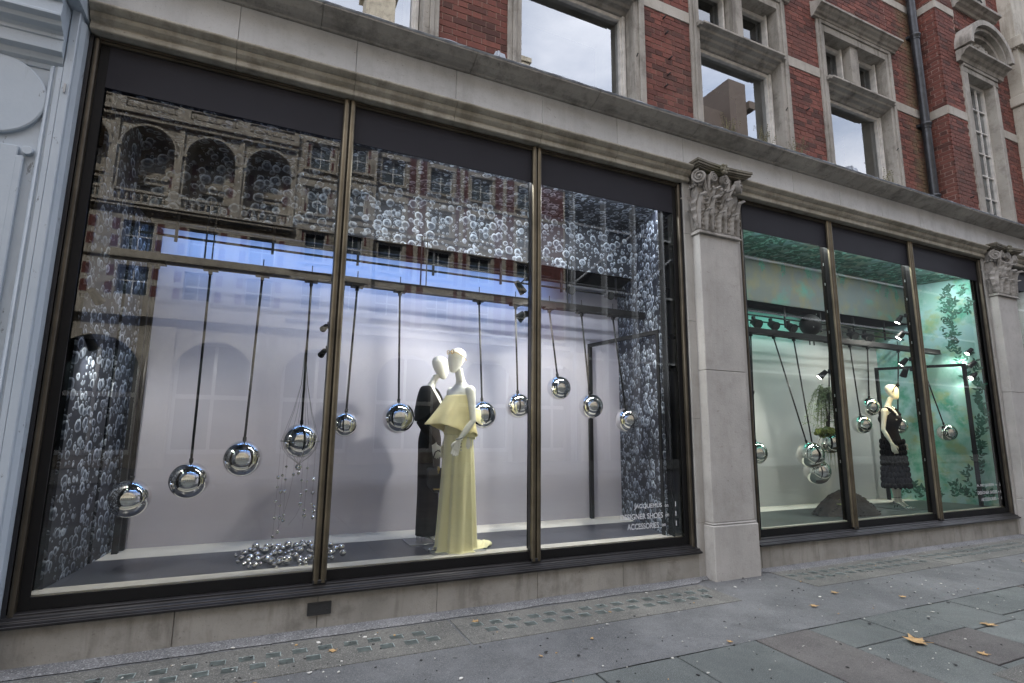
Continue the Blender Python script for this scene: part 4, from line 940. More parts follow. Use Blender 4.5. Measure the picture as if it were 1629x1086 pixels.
frame('steel_frame', 'black square tube frame in front of the garden print wall', [(10.22, 1.36), (10.80, .26)], 2.80, (10.5, .8, FZ))
R1 = thing('hanging_rail', 'long dark rail carrying the row of pendulum balls behind the couple', 'rail', (1.5, .61, 3.05))
MB().box(-1.30, 4.33, .57, .65, 3.025, 3.095).build('beam', 'rod_black', R1, bevel=.004); MB().box(-1.30, 4.33, .55, .67, 3.018, 3.0245).build('lower_flange', 'rod_black', R1)
for x in (-.6, 1.4, 3.2):
    MB().tube([(x, .61, 3.095), (x, .61, 3.65)], .008, 6).build('drop_rod', 'rod_black', R1)
    MB().tube([(x + .06, .61, 3.095), (x + .06, .61, 3.65)], .006, 6).build('drop_rod', 'rod_black', R1)
R2 = thing('hanging_rail', 'dark rail carrying the pendulum balls in the garden window', 'rail', (8, .61, 3.0))
MB().box(5.45, 10.78, .57, .65, 3.00, 3.075).build('beam', 'rod_black', R2, bevel=.004); MB().box(5.45, 10.78, .55, .67, 2.993, 2.9995).build('lower_flange', 'rod_black', R2)
def bars(label, x0, x1, y, z, cx):
    T = thing('lighting_bar', label, 'lighting bar', (cx, y, z))
    for dz in (0, .09): MB().tube([(x0, y, z + dz), (x1, y, z + dz)], .013, 8).build('bar', 'rod_black', T, sharp=40)
    x = x0 + .3
    while x < x1: MB().box(x - .012, x + .012, y - .012, y + .012, z - .05, z + .30).build('strut', 'rod_black', T); x += .85
    return T
bars('pair of thin black lighting bars under the soffit of the bubble window', -1.2, 4.35, 1.02, 3.40, 1.5)
bars('pair of thin black lighting bars under the soffit of the garden window', 5.45, 10.55, 1.02, 3.30, 8)
# spotlights
def spotlight(label, loc, target, r=.04, L=.13, lens='lamp_white', arm=None, energy=0, col=(1, .95, .86), spot=45, group='adjustable spotlights in the windows', name='spotlight'):
    loc = Vector(loc); T = thing(name, label, 'spotlight', loc, group=group)
    d = (Vector(target) - loc).normalized()
    mb = MB(); mb.tube([loc - d * L * .5, loc - d * L * .45, loc - d * L * .1, loc + d * L * .45, loc + d * L * .5], [r * .5, r * .72, r * .8, r, r * 1.02], 14); mb.build('housing', 'rod_black', T, sharp=35)
    mb = MB(); mb.tube([loc + d * (L * .5 + .0005), loc + d * (L * .5 + .003)], [r * .82, r * .82], 14); mb.build('lens', lens, T)
    a = Vector(arm) if arm else loc + Vector((0, .0, .12))
    MB().tube([loc - d * L * .2, a * .5 + (loc - d * L * .2) * .5, a], .008, 6).box(a.x - .02, a.x + .02, a.y - .02, a.y + .02, a.z - .03, a.z + .03).build('bracket', 'rod_black', T)
    if energy: light('lamp', 'SPOT', loc + d * (L * .5 + .02), target, energy, col, T, size=.03, spot=spot, blend=.7)
    return T
spotlight('spotlight on the left border post, tilted at the bubble wall', (-1.26, .26, 2.24), (-.8, 1.3, .9), arm=(-1.33, .22, 2.30), energy=11, spot=125)
spotlight('unlit spotlight higher on the left border post', (-1.27, .26, 2.60), (-.9, 1.0, 2.0), lens='dark_iron', arm=(-1.34, .22, 2.64))
spotlight('spotlight on the post left of the netted ball, upper one', (.44, .26, 2.50), (.2, 1.2, 2.3), r=.03, L=.09, lens='dark_iron', arm=(.48, .24, 2.52))
spotlight('spotlight on the post left of the couple, lower one', (.44, .26, 2.27), (.2, 1.0, 1.9), r=.03, L=.09, lens='dark_iron', arm=(.48, .24, 2.30))
spotlight('spotlight above the rail at the second mullion, pointing down', (2.42, .3, 3.13), (4.3, .9, 1.2), r=.045, L=.15, lens='lamp_white', arm=(2.46, .22, 3.22), energy=40, spot=125)
spotlight('round headed spotlight on the second mullion post below the rail', (2.42, .26, 2.80), (.5, 1.5, .9), r=.055, L=.10, lens='dark_iron', arm=(2.46, .22, 2.82), energy=36, spot=125)
spotlight('spotlight with a lit rim on the right bubble wall post', (4.28, .22, 2.67), (3.2, 1.4, .8), arm=(4.38, .15, 2.72), energy=31, spot=120)
spotlight('lower dark spotlight on the right bubble wall post', (4.30, .22, 2.32), (3.6, .8, 2.0), r=.045, lens='dark_iron', arm=(4.38, .15, 2.34))
spotlight('dark round spotlight beside the capital pilaster, left edge of the garden window', (5.70, .26, 2.12), (6.2, .3, 2.0), r=.05, L=.10, lens='dark_iron', arm=(5.62, .2, 2.14))
spotlight('lit white spotlight on the post just above the hanging plant', (7.12, .22, 2.42), (6.2, 1.4, 1.0), r=.045, L=.13, arm=(7.22, .18, 2.46), energy=21, spot=125)
spotlight('lit spotlight highest on the post above the lone mannequin', (9.05, .22, 3.40), (8.4, 1.4, 1.2), r=.045, L=.13, arm=(9.16, .18, 3.46), energy=17, spot=120)
spotlight('cluster spotlight beside the lighting bar end above the lone mannequin', (9.06, .22, 3.15), (8.8, .6, 2.6), r=.05, L=.14, arm=(9.16, .18, 3.18))
spotlight('curved dark spotlight just above the amber one', (9.05, .22, 2.72), (8.95, .6, 2.3), r=.045, L=.13, arm=(9.16, .18, 2.76))
spotlight('amber glowing spotlight over the lone mannequin', (9.03, .22, 2.55), (9.2, .62, 1.9), r=.05, L=.14, lens='lamp_amber', arm=(9.16, .18, 2.60), energy=4.5, col=(1, .75, .35), spot=100)
spotlight('lit spotlight at the right end of the garden wall beam', (10.95, .22, 3.02), (9.6, 1.3, 1.2), r=.04, L=.12, arm=(11.06, .16, 3.08), energy=12, spot=125)
spotlight('upper dark spotlight on the garden wall front post', (10.98, .22, 2.80), (10.75, .6, 2.4), r=.045, lens='dark_iron', arm=(11.06, .16, 2.84))
spotlight('lower spotlight on the garden wall front post', (10.98, .22, 2.60), (9.4, 1.2, 1.0), r=.045, arm=(11.06, .16, 2.66), energy=8, spot=110)
PAR = ['first flood lamp from the left on the garden window lighting bar', 'second flood lamp from the left on the garden window lighting bar', 'third flood lamp, just left of the big round one', 'flood lamp right of the big round one on the bar', 'next flood lamp right on the garden bar, square shade', 'last flood lamp on the garden bar before the mullion']
for lb, x in zip(PAR, (6.75, 7.12, 7.52, 8.62, 9.02, 9.42)):
    spotlight(lb, (x, .98, 3.26), (x - .1, .4, 2.9), r=.075, L=.14, lens='dark_iron', arm=(x, 1.02, 3.34), group='flood lamps on the garden window bar', name='flood_lamp')
for lb, x in (('flood lamp at the right end of the bubble window bar', 4.05), ('second flood lamp from the right on the bubble window bar', 3.45)):
    spotlight(lb, (x, .98, 3.38), (x, .4, 3.2), r=.055, L=.12, lens='dark_iron', arm=(x, 1.02, 3.44), group='flood lamps on the bubble window bar', name='flood_lamp')
rb = thing('round_drum', 'big round dark drum hanging on the garden window lighting bar', 'lamp', (7.95, .95, 3.30))
MB().sphere((7.95, .95, 3.33), .175, 22, 14, sc=(1, .9, 1)).build('shell', 'rod_black', rb, smooth=True)
for a in (.4, 1.9, 3.6, 5.2): MB().sphere((7.95 + .15 * math.cos(a), .80, 3.33 + .15 * math.sin(a)), .010, 6, 5).build('bolt', 'chrome', rb)
MB().tube([(7.9, .95, 3.17), (7.9, .95, 3.0)], .010, 6).tube([(8.0, .95, 3.17), (8.0, .95, 3.0)], .010, 6).build('strut', 'rod_black', rb)
# strip lamps that wash the backdrops
def strip(label, x0, x1, y, z, tgt, energy, col, mat, sy=.06):
    T = thing('strip_light', label, 'light', ((x0 + x1) / 2, y, z))
    d = (Vector(tgt) - Vector(((x0 + x1) / 2, y, z))).normalized()
    MB().box(x0, x1, y - .02, y + .02, z, z + .04).build('housing', 'rod_black', T)
    l = light('lamp', 'AREA', ((x0 + x1) / 2, y + d.y * .035, z + d.z * .035 - .01), tgt, energy, col, T, size=x1 - x0, size_y=sy)
    return T
strip('long strip light hidden behind the valance of the bubble window', 1.0, 4.2, .125, 4.345, (2.6, .45, .45), 19, (.93, .95, 1.0), 'lamp_white', .03)
strip('blue strip light under the soffit of the bubble window', -1.05, 3.3, 1.22, 3.60, (1.125, 1.56, 3.2), 6.5, (.28, .5, 1), 'led_blue', .03)
strip('long strip light hidden behind the valance of the garden window', 5.6, 10.8, .125, 4.345, (8.2, .45, .45), 20, (.95, 1, .97), 'lamp_white', .03)
strip('green strip light under the soffit of the garden window', 5.5, 8.4, 1.22, 3.55, (6.95, 1.5, 3.1), 2.2, (.25, 1, .8), 'led_green', .03)
strip('strip light in the far right window', 12.3, 17.8, .30, 4.5, (15.05, 1.5, 2.2), 20, (.8, .9, 1.0), 'lamp_white')

# ------------------------------------------------------------------ pendulum balls
def ball_me(r, seg=48, rg=28): return MB().sphere((0, 0, 0), r, seg, rg).mesh('ball', 'chrome', True)
PM = {}
def pendulum(label, piv, ball, r, group, motion=None):
    piv, ball = Vector(piv), Vector(ball); T = thing('pendulum_ball', label, 'pendulum', piv, group=group)
    key = round(r, 3)
    if key not in PM: PM[key] = ball_me(r)
    d = (ball - piv).normalized()
    place('rod', MB().tube([(0, 0, 0), tuple(ball - piv - d * r * .98)], .0105, 8).mesh('rod', 'rod_black', True), T, local=True)
    o = place('ball', PM[key], T, local=True); o.location = ball - piv
    place('collar', MB().tube([tuple(ball - piv - d * (r + .03)), tuple(ball - piv - d * (r - .004))], .016, 10).mesh('collar', 'rod_black', True), T, local=True)
    place('clamp', MB().box(-.06, .06, -.05, .05, .025, .045).box(-.015, .015, -.02, .02, -.01, .025).tube([(0, 0, .04), (0, 0, .19)], .005, 6).mesh('clamp', 'rod_black'), T, local=True)
    return T
P1 = [('lowest chrome ball, first of the row beside the left bubble wall', (-.943, 1.015, .15), (-.945,)),
      ('second chrome ball from the left bubble wall', (-.536, 1.148, .152), (-.541,)),
      ('third chrome ball from the left, between the low pair and the netted ball', (-.143, 1.325, .158), (-.113,)),
      ('chrome ball held in a wire net above the small silver balls', (.325, 1.482, .156), (.32,)),
      ('chrome ball just right of the first mullion', (.715, 1.634, .118), (.753,)),
      ('chrome ball hanging left of the black dressed mannequin', (1.228, 1.71, .156), (1.185,)),
      ('chrome ball hanging right behind the yellow dressed mannequin', (2.13, 1.758, .149), (2.064,)),
      ('chrome ball just left of the second mullion', (2.55, 1.866, .139), (2.508,)),
      ('highest chrome ball, just right of the second mullion', (3.07, 2.082, .137), (2.947,)),
      ('chrome ball in front of the black frame post', (3.502, 1.885, .143), (3.386,)),
      ('last chrome ball, overlapping the right bubble wall', (4.02, 1.733, .146), (3.841,))]
for lb, (bx_, bz, r), (px_,) in P1: pendulum(lb, (px_, .6, 2.972), (bx_, .6, bz), r, 'chrome balls on rods in the bubble window')
P2 = [('chrome ball at the left edge of the garden window, half behind the pilaster', (6.085, .55, 1.33), .155, (6.19, .6, 2.957)),
      ('higher of the two touching chrome balls in the garden window', (7.17, .55, 1.295), .185, (6.65, .6, 2.957)),
      ('lowest chrome ball of the garden window, under its twin', (7.42, .65, 1.05), .185, (7.07, .6, 2.957)),
      ('chrome ball carrying the moss clump and hanging plant', (7.53, .5, 1.47), .165, (7.86, .6, 2.957)),
      ('chrome ball right of the first garden mullion, lower one', (8.46, .6, 1.74), .14, (8.35, .6, 2.957)),
      ('chrome ball above and left of the lone mannequin', (8.85, .7, 2.026), .145, (8.79, .6, 2.957)),
      ('chrome ball half hidden behind the lone mannequin', (9.72, .8, 1.745), .150, (9.60, .6, 2.957)),
      ('chrome ball right of the second garden mullion before the print wall', (10.53, .5, 1.631), .15, (10.05, .55, 2.957))]
for lb, b_, r, pv in P2: pendulum(lb, pv, b_, r, 'chrome balls on rods in the garden window')

FLOOR_BALLS= [(0.024, 1.05, 0.036), (-0.022, 0.994, 0.021), (-0.066, 0.82, 0.031), (0.009, 0.919, 0.026), (-0.132, 0.807, 0.015), (-0.083, 0.654, 0.025), (-0.108, 0.558, 0.014), (-0.015, 0.594, 0.032), (-0.025, 0.507, 0.024), (-0.054, 0.446, 0.019), (-0.014, 0.415, 0.017), (-0.022, 0.339, 0.013), (0.024, 0.331, 0.026), (0.038, 0.695, 0.03), (0.046, 0.52, 0.028), (0.067, 0.415, 0.015), (0.122, 1.03, 0.032), (0.163, 1.108, 0.022), (0.104, 0.844, 0.034), (0.068, 1.0, 0.017), (0.214, 0.993, 0.032), (0.243, 1.128, 0.02), (0.198, 0.886, 0.029), (0.259, 0.936, 0.025), (0.304, 1.009, 0.039), (0.376, 0.994, 0.031), (0.439, 1.045, 0.036), (0.436, 0.959, 0.03), (0.506, 1.033, 0.033), (0.517, 0.908, 0.026), (0.401, 0.743, 0.034), (0.373, 0.847, 0.023), (0.476, 0.782, 0.017), (0.495, 0.709, 0.019), (0.177, 0.718, 0.029), (0.23, 0.751, 0.024), (0.148, 0.678, 0.02), (0.117, 0.494, 0.034), (0.15, 0.404, 0.034), (0.092, 0.546, 0.025), (0.172, 0.33, 0.019), (0.191, 0.252, 0.013), (0.212, 0.366, 0.024), (0.223, 0.484, 0.025), (0.273, 0.359, 0.04), (0.349, 0.537, 0.03), (0.311, 0.644, 0.018), (0.305, 0.811, 0.014), (0.334, 0.846, 0.015), (0.273, 0.782, 0.011), (0.382, 0.451, 0.025), (0.415, 0.321, 0.029), (0.374, 0.348, 0.021), (0.371, 0.26, 0.014), (0.418, 0.243, 0.016), (0.455, 0.411, 0.03), (0.693, 0.948, 0.024), (0.709, 0.716, 0.029), (0.765, 0.738, 0.032), (0.75, 0.499, 0.03), (0.651, 0.557, 0.026), (0.643, 0.385, 0.02), (0.621, 0.438, 0.014), (0.684, 0.633, 0.019), (0.529, 0.821, 0.023), (0.523, 0.65, 0.021), (0.563, 0.883, 0.023), (0.57, 0.643, 0.026), (0.611, 0.769, 0.027), (0.574, 0.521, 0.022), (0.632, 0.688, 0.027), (0.604, 0.55, 0.021)]
STRANDS= {'A': [(0.159, 0.56, 1.157, 0.018), (0.158, 0.56, 1.073, 0.013), (0.155, 0.56, 0.951, 0.014), (0.154, 0.56, 0.811, 0.016), (0.15, 0.56, 0.649, 0.013)], 'B': [(0.19, 0.5, 1.178, 0.013), (0.187, 0.5, 1.036, 0.016), (0.189, 0.5, 0.919, 0.013), (0.193, 0.5, 0.815, 0.016), (0.186, 0.5, 0.696, 0.014)], 'C': [(0.224, 0.66, 1.129, 0.013), (0.225, 0.66, 1.021, 0.016), (0.231, 0.66, 0.816, 0.013), (0.23, 0.66, 0.772, 0.019)], 'D': [(0.226, 0.7, 1.241, 0.013)], 'E': [(0.283, 0.54, 1.18, 0.015)], 'F': [(0.328, 0.6, 1.186, 0.015)], 'G': [(0.357, 0.55, 1.127, 0.013), (0.36, 0.55, 0.996, 0.016), (0.36, 0.55, 0.916, 0.019)], 'H': [(0.409, 0.68, 1.227, 0.014), (0.41, 0.68, 1.106, 0.014), (0.409, 0.68, 1.019, 0.014), (0.405, 0.68, 0.849, 0.017), (0.409, 0.68, 0.797, 0.021)], 'I': [(0.462, 0.6, 1.129, 0.019), (0.463, 0.6, 1.007, 0.017), (0.462, 0.6, 0.906, 0.012), (0.48, 0.6, 0.886, 0.015), (0.481, 0.6, 0.843, 0.016), (0.48, 0.6, 0.791, 0.019)]}


# ------------------------------------------------------------------ small silver balls, bead strands, wire net
ball_meshes = {}
for (x, y, r) in FLOOR_BALLS:
    key = round(r, 3)
    if key not in ball_meshes: ball_meshes[key] = MB().sphere((0, 0, 0), r, 20, 12).mesh('silver_ball', 'chrome', True)
    o = place('silver_ball', ball_meshes[key]); o.location = (x, y, FZ + r)
    size = 'large' if r > .034 else 'middling' if r > .022 else 'tiny'
    side = 'far left edge' if x < -.06 else 'left part' if x < .17 else 'middle part' if x < .42 else 'part behind the mullion' if x < .64 else 'far right edge'
    depth = 'front' if y < .55 else 'back'
    tag(o, f'{size} silver ball at the {depth} of the heap, {side}', 'ball', 'silver balls heaped on the display floor')
STL = dict(A='bead strand hanging furthest left under the netted ball', B='second bead strand from the left under the netted ball', C='third bead strand from the left, ending in a close pair',
           D='short strand with one bead high on the left of the net', E='single bead on a long thread that drifts left', F='single bead just under the bigger net bead', G='strand of three growing beads under the net centre',
           H='long strand of five beads right of the net centre', I='rightmost strand of six beads beside the first mullion')
for k, bs in STRANDS.items():
    x0, y0 = bs[0][0], bs[0][1]; T = thing('bead_strand', STL[k], 'bead strand', (x0, y0, 1.40), group='bead strands hanging under the netted ball')
    end = bs[-1][2] - .03
    pts = [(x0, y0, 1.42)] + [(b_[0], b_[1], b_[2]) for b_ in bs] + [(bs[-1][0] - .004, bs[-1][1], end)]
    if k == 'E': pts += [(.26, .54, 1.0), (.22, .54, .80), (.17, .54, .66)]
    if k == 'G': pts += [(.33, .55, .82), (.27, .55, .74)]
    if k == 'H': pts += [(.40, .68, .68)]
    MB().tube(pts, .0014, 4).build('thread', 'wire_metal', T)
    for (x, y, z, r) in bs:
        MB().sphere((x, y, z), r, 14, 9).build('bead', 'chrome', T, smooth=True)
T = thing('wire_net', 'fine wire net draped round the fourth chrome ball down to one bead', 'net', (.325, .6, 1.3))
mb = MB(); C = Vector((.325, .6, 1.482)); R = .164
for k in range(8):
    a = 2 * PI * k / 8 + .2; dx, dy = math.cos(a), math.sin(a)
    pts = [C + Vector((-.012, 0, .95)), C + Vector((-.01 + dx * .012, dy * .012, .75)), C + Vector((dx * .03, dy * .03, .52)), C + Vector((dx * .085, dy * .085, .27)), C + Vector((dx * .135, dy * .135, .11)), C + Vector((dx * R * 1.03, dy * R * 1.03, 0)), C + Vector((dx * .15, dy * .15, -.075)), C + Vector((dx * .10, dy * .10, -.14)), C + Vector((dx * .04, dy * .04, -.185)), C + Vector((0, 0, -.215))]
    mb.tube(pts, .0022, 4)
ring = [C + Vector((math.cos(2 * PI * k / 28) * R * 1.04, math.sin(2 * PI * k / 28) * R * 1.04, -.005)) for k in range(29)]
mb.tube(ring, .003, 4); mb.build('mesh_wires', 'wire_metal', T)
MB().sphere((C.x, C.y, 1.243), .033, 16, 10).build('net_bead', 'chrome', T, smooth=True)

# soil mound
T = thing('soil_mound', 'dark soil mound with moss on the garden window floor', 'mound', (7.86, .55, FZ))
mb = MB(); n1, n2 = 64, 26; rings = []
for j in range(n2 + 1):
    t = j / n2; rg = []
    for k in range(n1):
        a = 2 * PI * k / n1; rx, ry = .62, .30
        q = 1 + .10 * mnoise.noise(Vector((math.cos(a) * 1.7, math.sin(a) * 1.7, 3)))
        h = .33 * (1 - t * t) ** 1.15 * (1 + .2 * mnoise.noise(Vector((math.cos(a) * t * 3, math.sin(a) * t * 3, 1)))) + .022 * mnoise.noise(Vector((math.cos(a) * t * 14, math.sin(a) * t * 9, 5))) * (1 - t ** 6)
        rg.append((7.86 + rx * t * q * math.cos(a) - .05 * (1 - t), .55 + ry * t * q * math.sin(a), FZ + max(0, h)))
    rings.append(rg)
mb.loft(rings, cap=False); mb.build('soil', 'soil', T, smooth=True)
mb = MB(); rr = random.Random(5)
for k in range(300):
    a = rr.uniform(0, 2 * PI); t = rr.random() ** .6; x, y = 7.86 + .64 * t * math.cos(a), .55 + .31 * t * math.sin(a); z = FZ + .31 * (1 - t * t) ** 1.15
    mb.sphere((x, y, z), rr.uniform(.006, .018), 5, 4, sc=(1, 1, .7))
mb.build('clods', 'soil', T, kind='stuff')
mb = MB()
for (x, y, z, r) in ((7.62, .42, FZ + .22, .05), (7.52, .42, FZ + .16, .04), (7.80, .45, FZ + .28, .06), (7.9, .5, FZ + .31, .05), (7.55, .5, FZ + .2, .03), (8.12, .45, FZ + .2, .03)):
    for q in range(16): mb.sphere((x + rr.gauss(0, r * .6), y + rr.gauss(0, r * .4), z + rr.gauss(0, r * .2)), rr.uniform(.008, .018), 6, 4, sc=(1, 1, .6))
mb.build('moss_patch', 'moss', T, kind='stuff')
# hanging plant on the chrome ball
T = thing('hanging_plant', 'wispy weeping plant rooted in a moss clump on top of a chrome ball', 'plant', (7.61, .52, 1.62))
mb = MB()
for q in range(170):
    a = rr.uniform(0, 2 * PI); t = rr.random() ** .5
    mb.sphere((7.52 + .21 * t * math.cos(a), 0.50 + .12 * t * math.sin(a), 1.64 + .06 * (1 - t) * rr.random() - .05 * t * rr.random()), rr.uniform(.014, .034), 6, 5)
mb.build('moss_clump', 'moss', T, kind='stuff')
mb = MB(); mb.tube([(7.52, .50, 1.66), (7.535, .50, 1.85), (7.52, .50, 2.05), (7.53, .50, 2.22)], [.028, .018, .011, .006], 6); mb.build('trunk', 'soil', T)
mb = MB(); lf = MB()
for k in range(64):
    a = rr.uniform(0, 2 * PI); rx = rr.uniform(.10, .42); z0 = rr.uniform(2.02, 2.20); h = rr.uniform(.03, .12); dr = rr.uniform(.15, .62)
    o_ = Vector((7.52, .50, z0)); ex, ey = math.cos(a) * rx, math.sin(a) * rx * .5
    pts = [o_ + Vector((ex * t, ey * t, h * math.sin(PI * min(1, t * 1.2)) - dr * max(0, t - .35) ** 1.6 * 1.6)) for t in [i / 9 for i in range(10)]]
    mb.tube(pts, [.004 - .0003 * i for i in range(10)], 4)
    for i, p_ in enumerate(pts[2:]):
        for q in range(8):
            d = Vector((rr.uniform(-1, 1), rr.uniform(-.6, .6), rr.uniform(-1.2, .3))).normalized(); L = rr.uniform(.022, .042); s_ = d.orthogonal().normalized() * .0062
            b0 = p_ + Vector((rr.uniform(-.012, .012),) * 3); lf.add([b0, b0 + d * L * .5 + s_, b0 + d * L, b0 + d * L * .5 - s_], [(0, 1, 2, 3)])
mb.build('stems', 'frond_green', T, kind='stuff'); lf.build('leaves', 'frond_green', T, kind='stuff')
mb = MB()
for k in range(9):
    x = 7.40 + .03 * k; mb.tube([(x, .5, 1.42), (x + rr.uniform(-.04, .02), .5, 1.28), (x + rr.uniform(-.07, .03), .5, 1.28 - rr.uniform(.05, .3))], [.005, .003, .001], 4)
mb.build('roots', 'frond_green', T, kind='stuff')

# ------------------------------------------------------------------ mannequins
def ell(c, rx, ry, n_=20, tilt=0., fw=None, f=None):
    c = Vector(c); out = []
    for k in range(n_):
        a = 2 * PI * k / n_; q = 1 if f is None else f(a)
        p = Vector((math.cos(a) * rx * q, math.sin(a) * ry * q, 0)); p.z += p.x * tilt; out.append(c + p)
    return out
def hand(mb, w, d, side, curl=.5, s=1.0):
    """palm and five separate fingers; w wrist point, d forearm direction, side: palm-width direction"""
    w, d, side = Vector(w), Vector(d).normalized(), Vector(side).normalized(); side = (side - d * side.dot(d)).normalized(); nrm = d.cross(side)
    rings = []
    for t, hw, th in ((-.02, .026, .022), (.02, .030, .018), (.06, .039, .015), (.092, .040, .013)):
        c = w + d * t * s; rings.append([c + side * math.cos(2 * PI * k / 12) * hw * s + nrm * math.sin(2 * PI * k / 12) * th * s for k in range(12)])
    mb.loft(rings)
    for i, (L, o_) in enumerate(((.068, .030), (.078, .010), (.074, -.010), (.058, -.029))):
        p = w + (d * .085 + side * o_) * s; dd = (d + side * o_ * 2.2).normalized(); pts = [p]
        for q in range(3):
            dd = (dd - nrm * curl * (.28 + .2 * q)).normalized(); pts.append(pts[-1] + dd * L * s * (.44, .32, .26)[q])
        mb.tube(pts, [.0098 * s, .0092 * s, .0084 * s, .0066 * s], 8)
    dd = (d * .75 + side * .75 - nrm * .3).normalized(); p = w + (d * .025 + side * .026) * s; pts = [p, p + dd * .03 * s, p + (dd * .03 + (d * .9 + side * .3 - nrm * .3).normalized() * .028) * s, p + (dd * .03 + (d - nrm * .4).normalized() * .052) * s]
    mb.tube(pts, [.013 * s, .0115 * s, .0098 * s, .007 * s], 8)
def body(name_, T, head_fwd, arms, H=1.95, lean=0., legs=True, head_tilt=0., shoulder=.172, voxel=.0055):
    """smooth display figure; local x forward, y to its left, z up; origin on the floor"""
    mb = MB(); S = H / 1.93
    tor = [(.90, .0, .088, .145), (.98, -.005, .105, .165), (1.06, -.005, .10, .155), (1.16, .0, .085, .125), (1.22, .005, .078, .112), (1.30, .008, .088, .124), (1.38, .02, .105, .142), (1.44, .018, .10, .150), (1.50, .005, .086, .160), (1.545, -.008, .070, .150), (1.575, -.012, .055, .10), (1.60, -.01, .048, .060), (1.64, .0, .043, .045), (1.70, .018 + head_fwd * .5, .041, .042), (1.745, .03 + head_fwd, .045, .043)]
    mb.loft([ell((x * S + lean * z, 0, z * S), rx * S, ry * S, 28) for z, x, rx, ry in tor])
    hc = Vector((.045 + head_fwd + lean * 1.8, 0, 1.70)) * S
    hd = [(0.0, .048, .020, .018), (.015, .045, .036, .032), (.04, .036, .055, .046), (.075, .022, .074, .060), (.11, .012, .086, .069), (.15, .002, .095, .075), (.185, -.006, .094, .075), (.215, -.010, .080, .064), (.238, -.012, .054, .043), (.250, -.012, .022, .018)]
    rg = []
    for z, x, rx, ry in hd:
        e_ = ell((0, 0, 0), rx * S, ry * S, 24); c_, s_ = math.cos(head_tilt), math.sin(head_tilt)
        rg.append([hc + Vector(((q.x + x * S) * c_ + z * S * s_, q.y, -(q.x + x * S) * s_ + z * S * c_ )) for q in e_])
    mb.loft(rg)
    mb.sphere((hc.x + .075 * S, 0, hc.z + .075 * S), .016 * S, 8, 6, sc=(.8, .6, 1.6))          # suggestion of a nose
    for s in (1, -1):
        mb.sphere((-.01 * S + lean * 1.5, s * shoulder * .93 * S, 1.515 * S), .052 * S, 14, 10)
        mb.sphere((.085 * S + lean * 1.4, s * .068 * S, 1.385 * S), .056 * S, 14, 10)
    for (sd, el_, wr, hdir, hside, cu) in arms:
        sp_ = Vector((-.008 * S + lean * 1.5, sd * shoulder * S, 1.515 * S)); el_, wr = Vector(el_), Vector(wr)
        m1 = sp_.lerp(el_, .5); m2 = el_.lerp(wr, .35)
        mb.tube([sp_, sp_.lerp(el_, .2), m1, el_, m2, wr.lerp(el_, .15), wr], [.044 * S, .043 * S, .037 * S, .031 * S, .032 * S, .022 * S, .020 * S], 14)
        hand(mb, wr, hdir, hside, cu, S)
    if legs:
        for s in (1, -1):
            y = s * .075 * S
            mb.tube([(0, y, .95 * S), (.005, y, .78 * S), (.01, y * .92, .55 * S), (.0, y * .9, .50 * S), (-.015, y * .85, .36 * S), (-.01, y * .8, .16 * S), (0, y * .8, .10 * S)], [.080 * S, .074 * S, .050 * S, .048 * S, .052 * S, .030 * S, .030 * S], 14)
            mb.loft([[Vector((x + .0, y * .8 + yy * w_, z + zz * h_)) for yy, zz in [(math.cos(2 * PI * k / 10), math.sin(2 * PI * k / 10)) for k in range(10)]] for x, z, w_, h_ in ((-.03, .085, .026, .03), (.02, .088, .030, .038), (.07, .055, .034, .026), (.12, .022, .038, .016), (.16, .015, .030, .012))])
    o = mb.build(name_, 'mannequin_skin', T, local=True)
    md = o.modifiers.new('fuse', 'REMESH'); md.mode = 'VOXEL'; md.voxel_size = voxel; md.use_smooth_shade = True
    sm_ = o.modifiers.new('soft', 'SMOOTH'); sm_.factor = .5; sm_.iterations = 5
    dg = bpy.context.evaluated_depsgraph_get(); me = bpy.data.meshes.new_from_object(o.evaluated_get(dg)); o.modifiers.clear()
    me.materials.clear(); me.materials.append(MATS['mannequin_skin'])
    for p_ in me.polygons: p_.use_smooth = True
    o.data = me
    return o
def cloth(rings, name_, mat_, T, cap=False, th=.004, sub=1):
    mb = MB(); mb.loft(rings, cap=cap); o = mb.build(name_, mat_, T, smooth=True, local=True)
    s_ = o.modifiers.new('thick', 'SOLIDIFY'); s_.thickness = th; s_.offset = 1
    if sub: q = o.modifiers.new('sub', 'SUBSURF'); q.levels = sub; q.render_levels = sub
    return o
def sm(t): return t * t * (3 - 2 * t)

# --- figure in yellow, profile to the left
AY = math.radians(197)
T = thing('mannequin', 'white mannequin in a long pale yellow strapless dress leaning to the black dressed one', 'mannequin', (1.80, .40, FZ), rotz=AY)
# figure's own left arm is the far one; its right arm (toward the street) hangs forward
body('figure', T, .0, [(1, (-.01, .215, 1.235), (.14, .19, 1.045), (.36, .02, -.93), (.8, -.3, .3), .4), (-1, (-.03, -.20, 1.22), (.04, -.19, 1.0), (.2, .1, -.95), (.9, .2, .1), .5)], H=1.955, head_tilt=.02, legs=False)
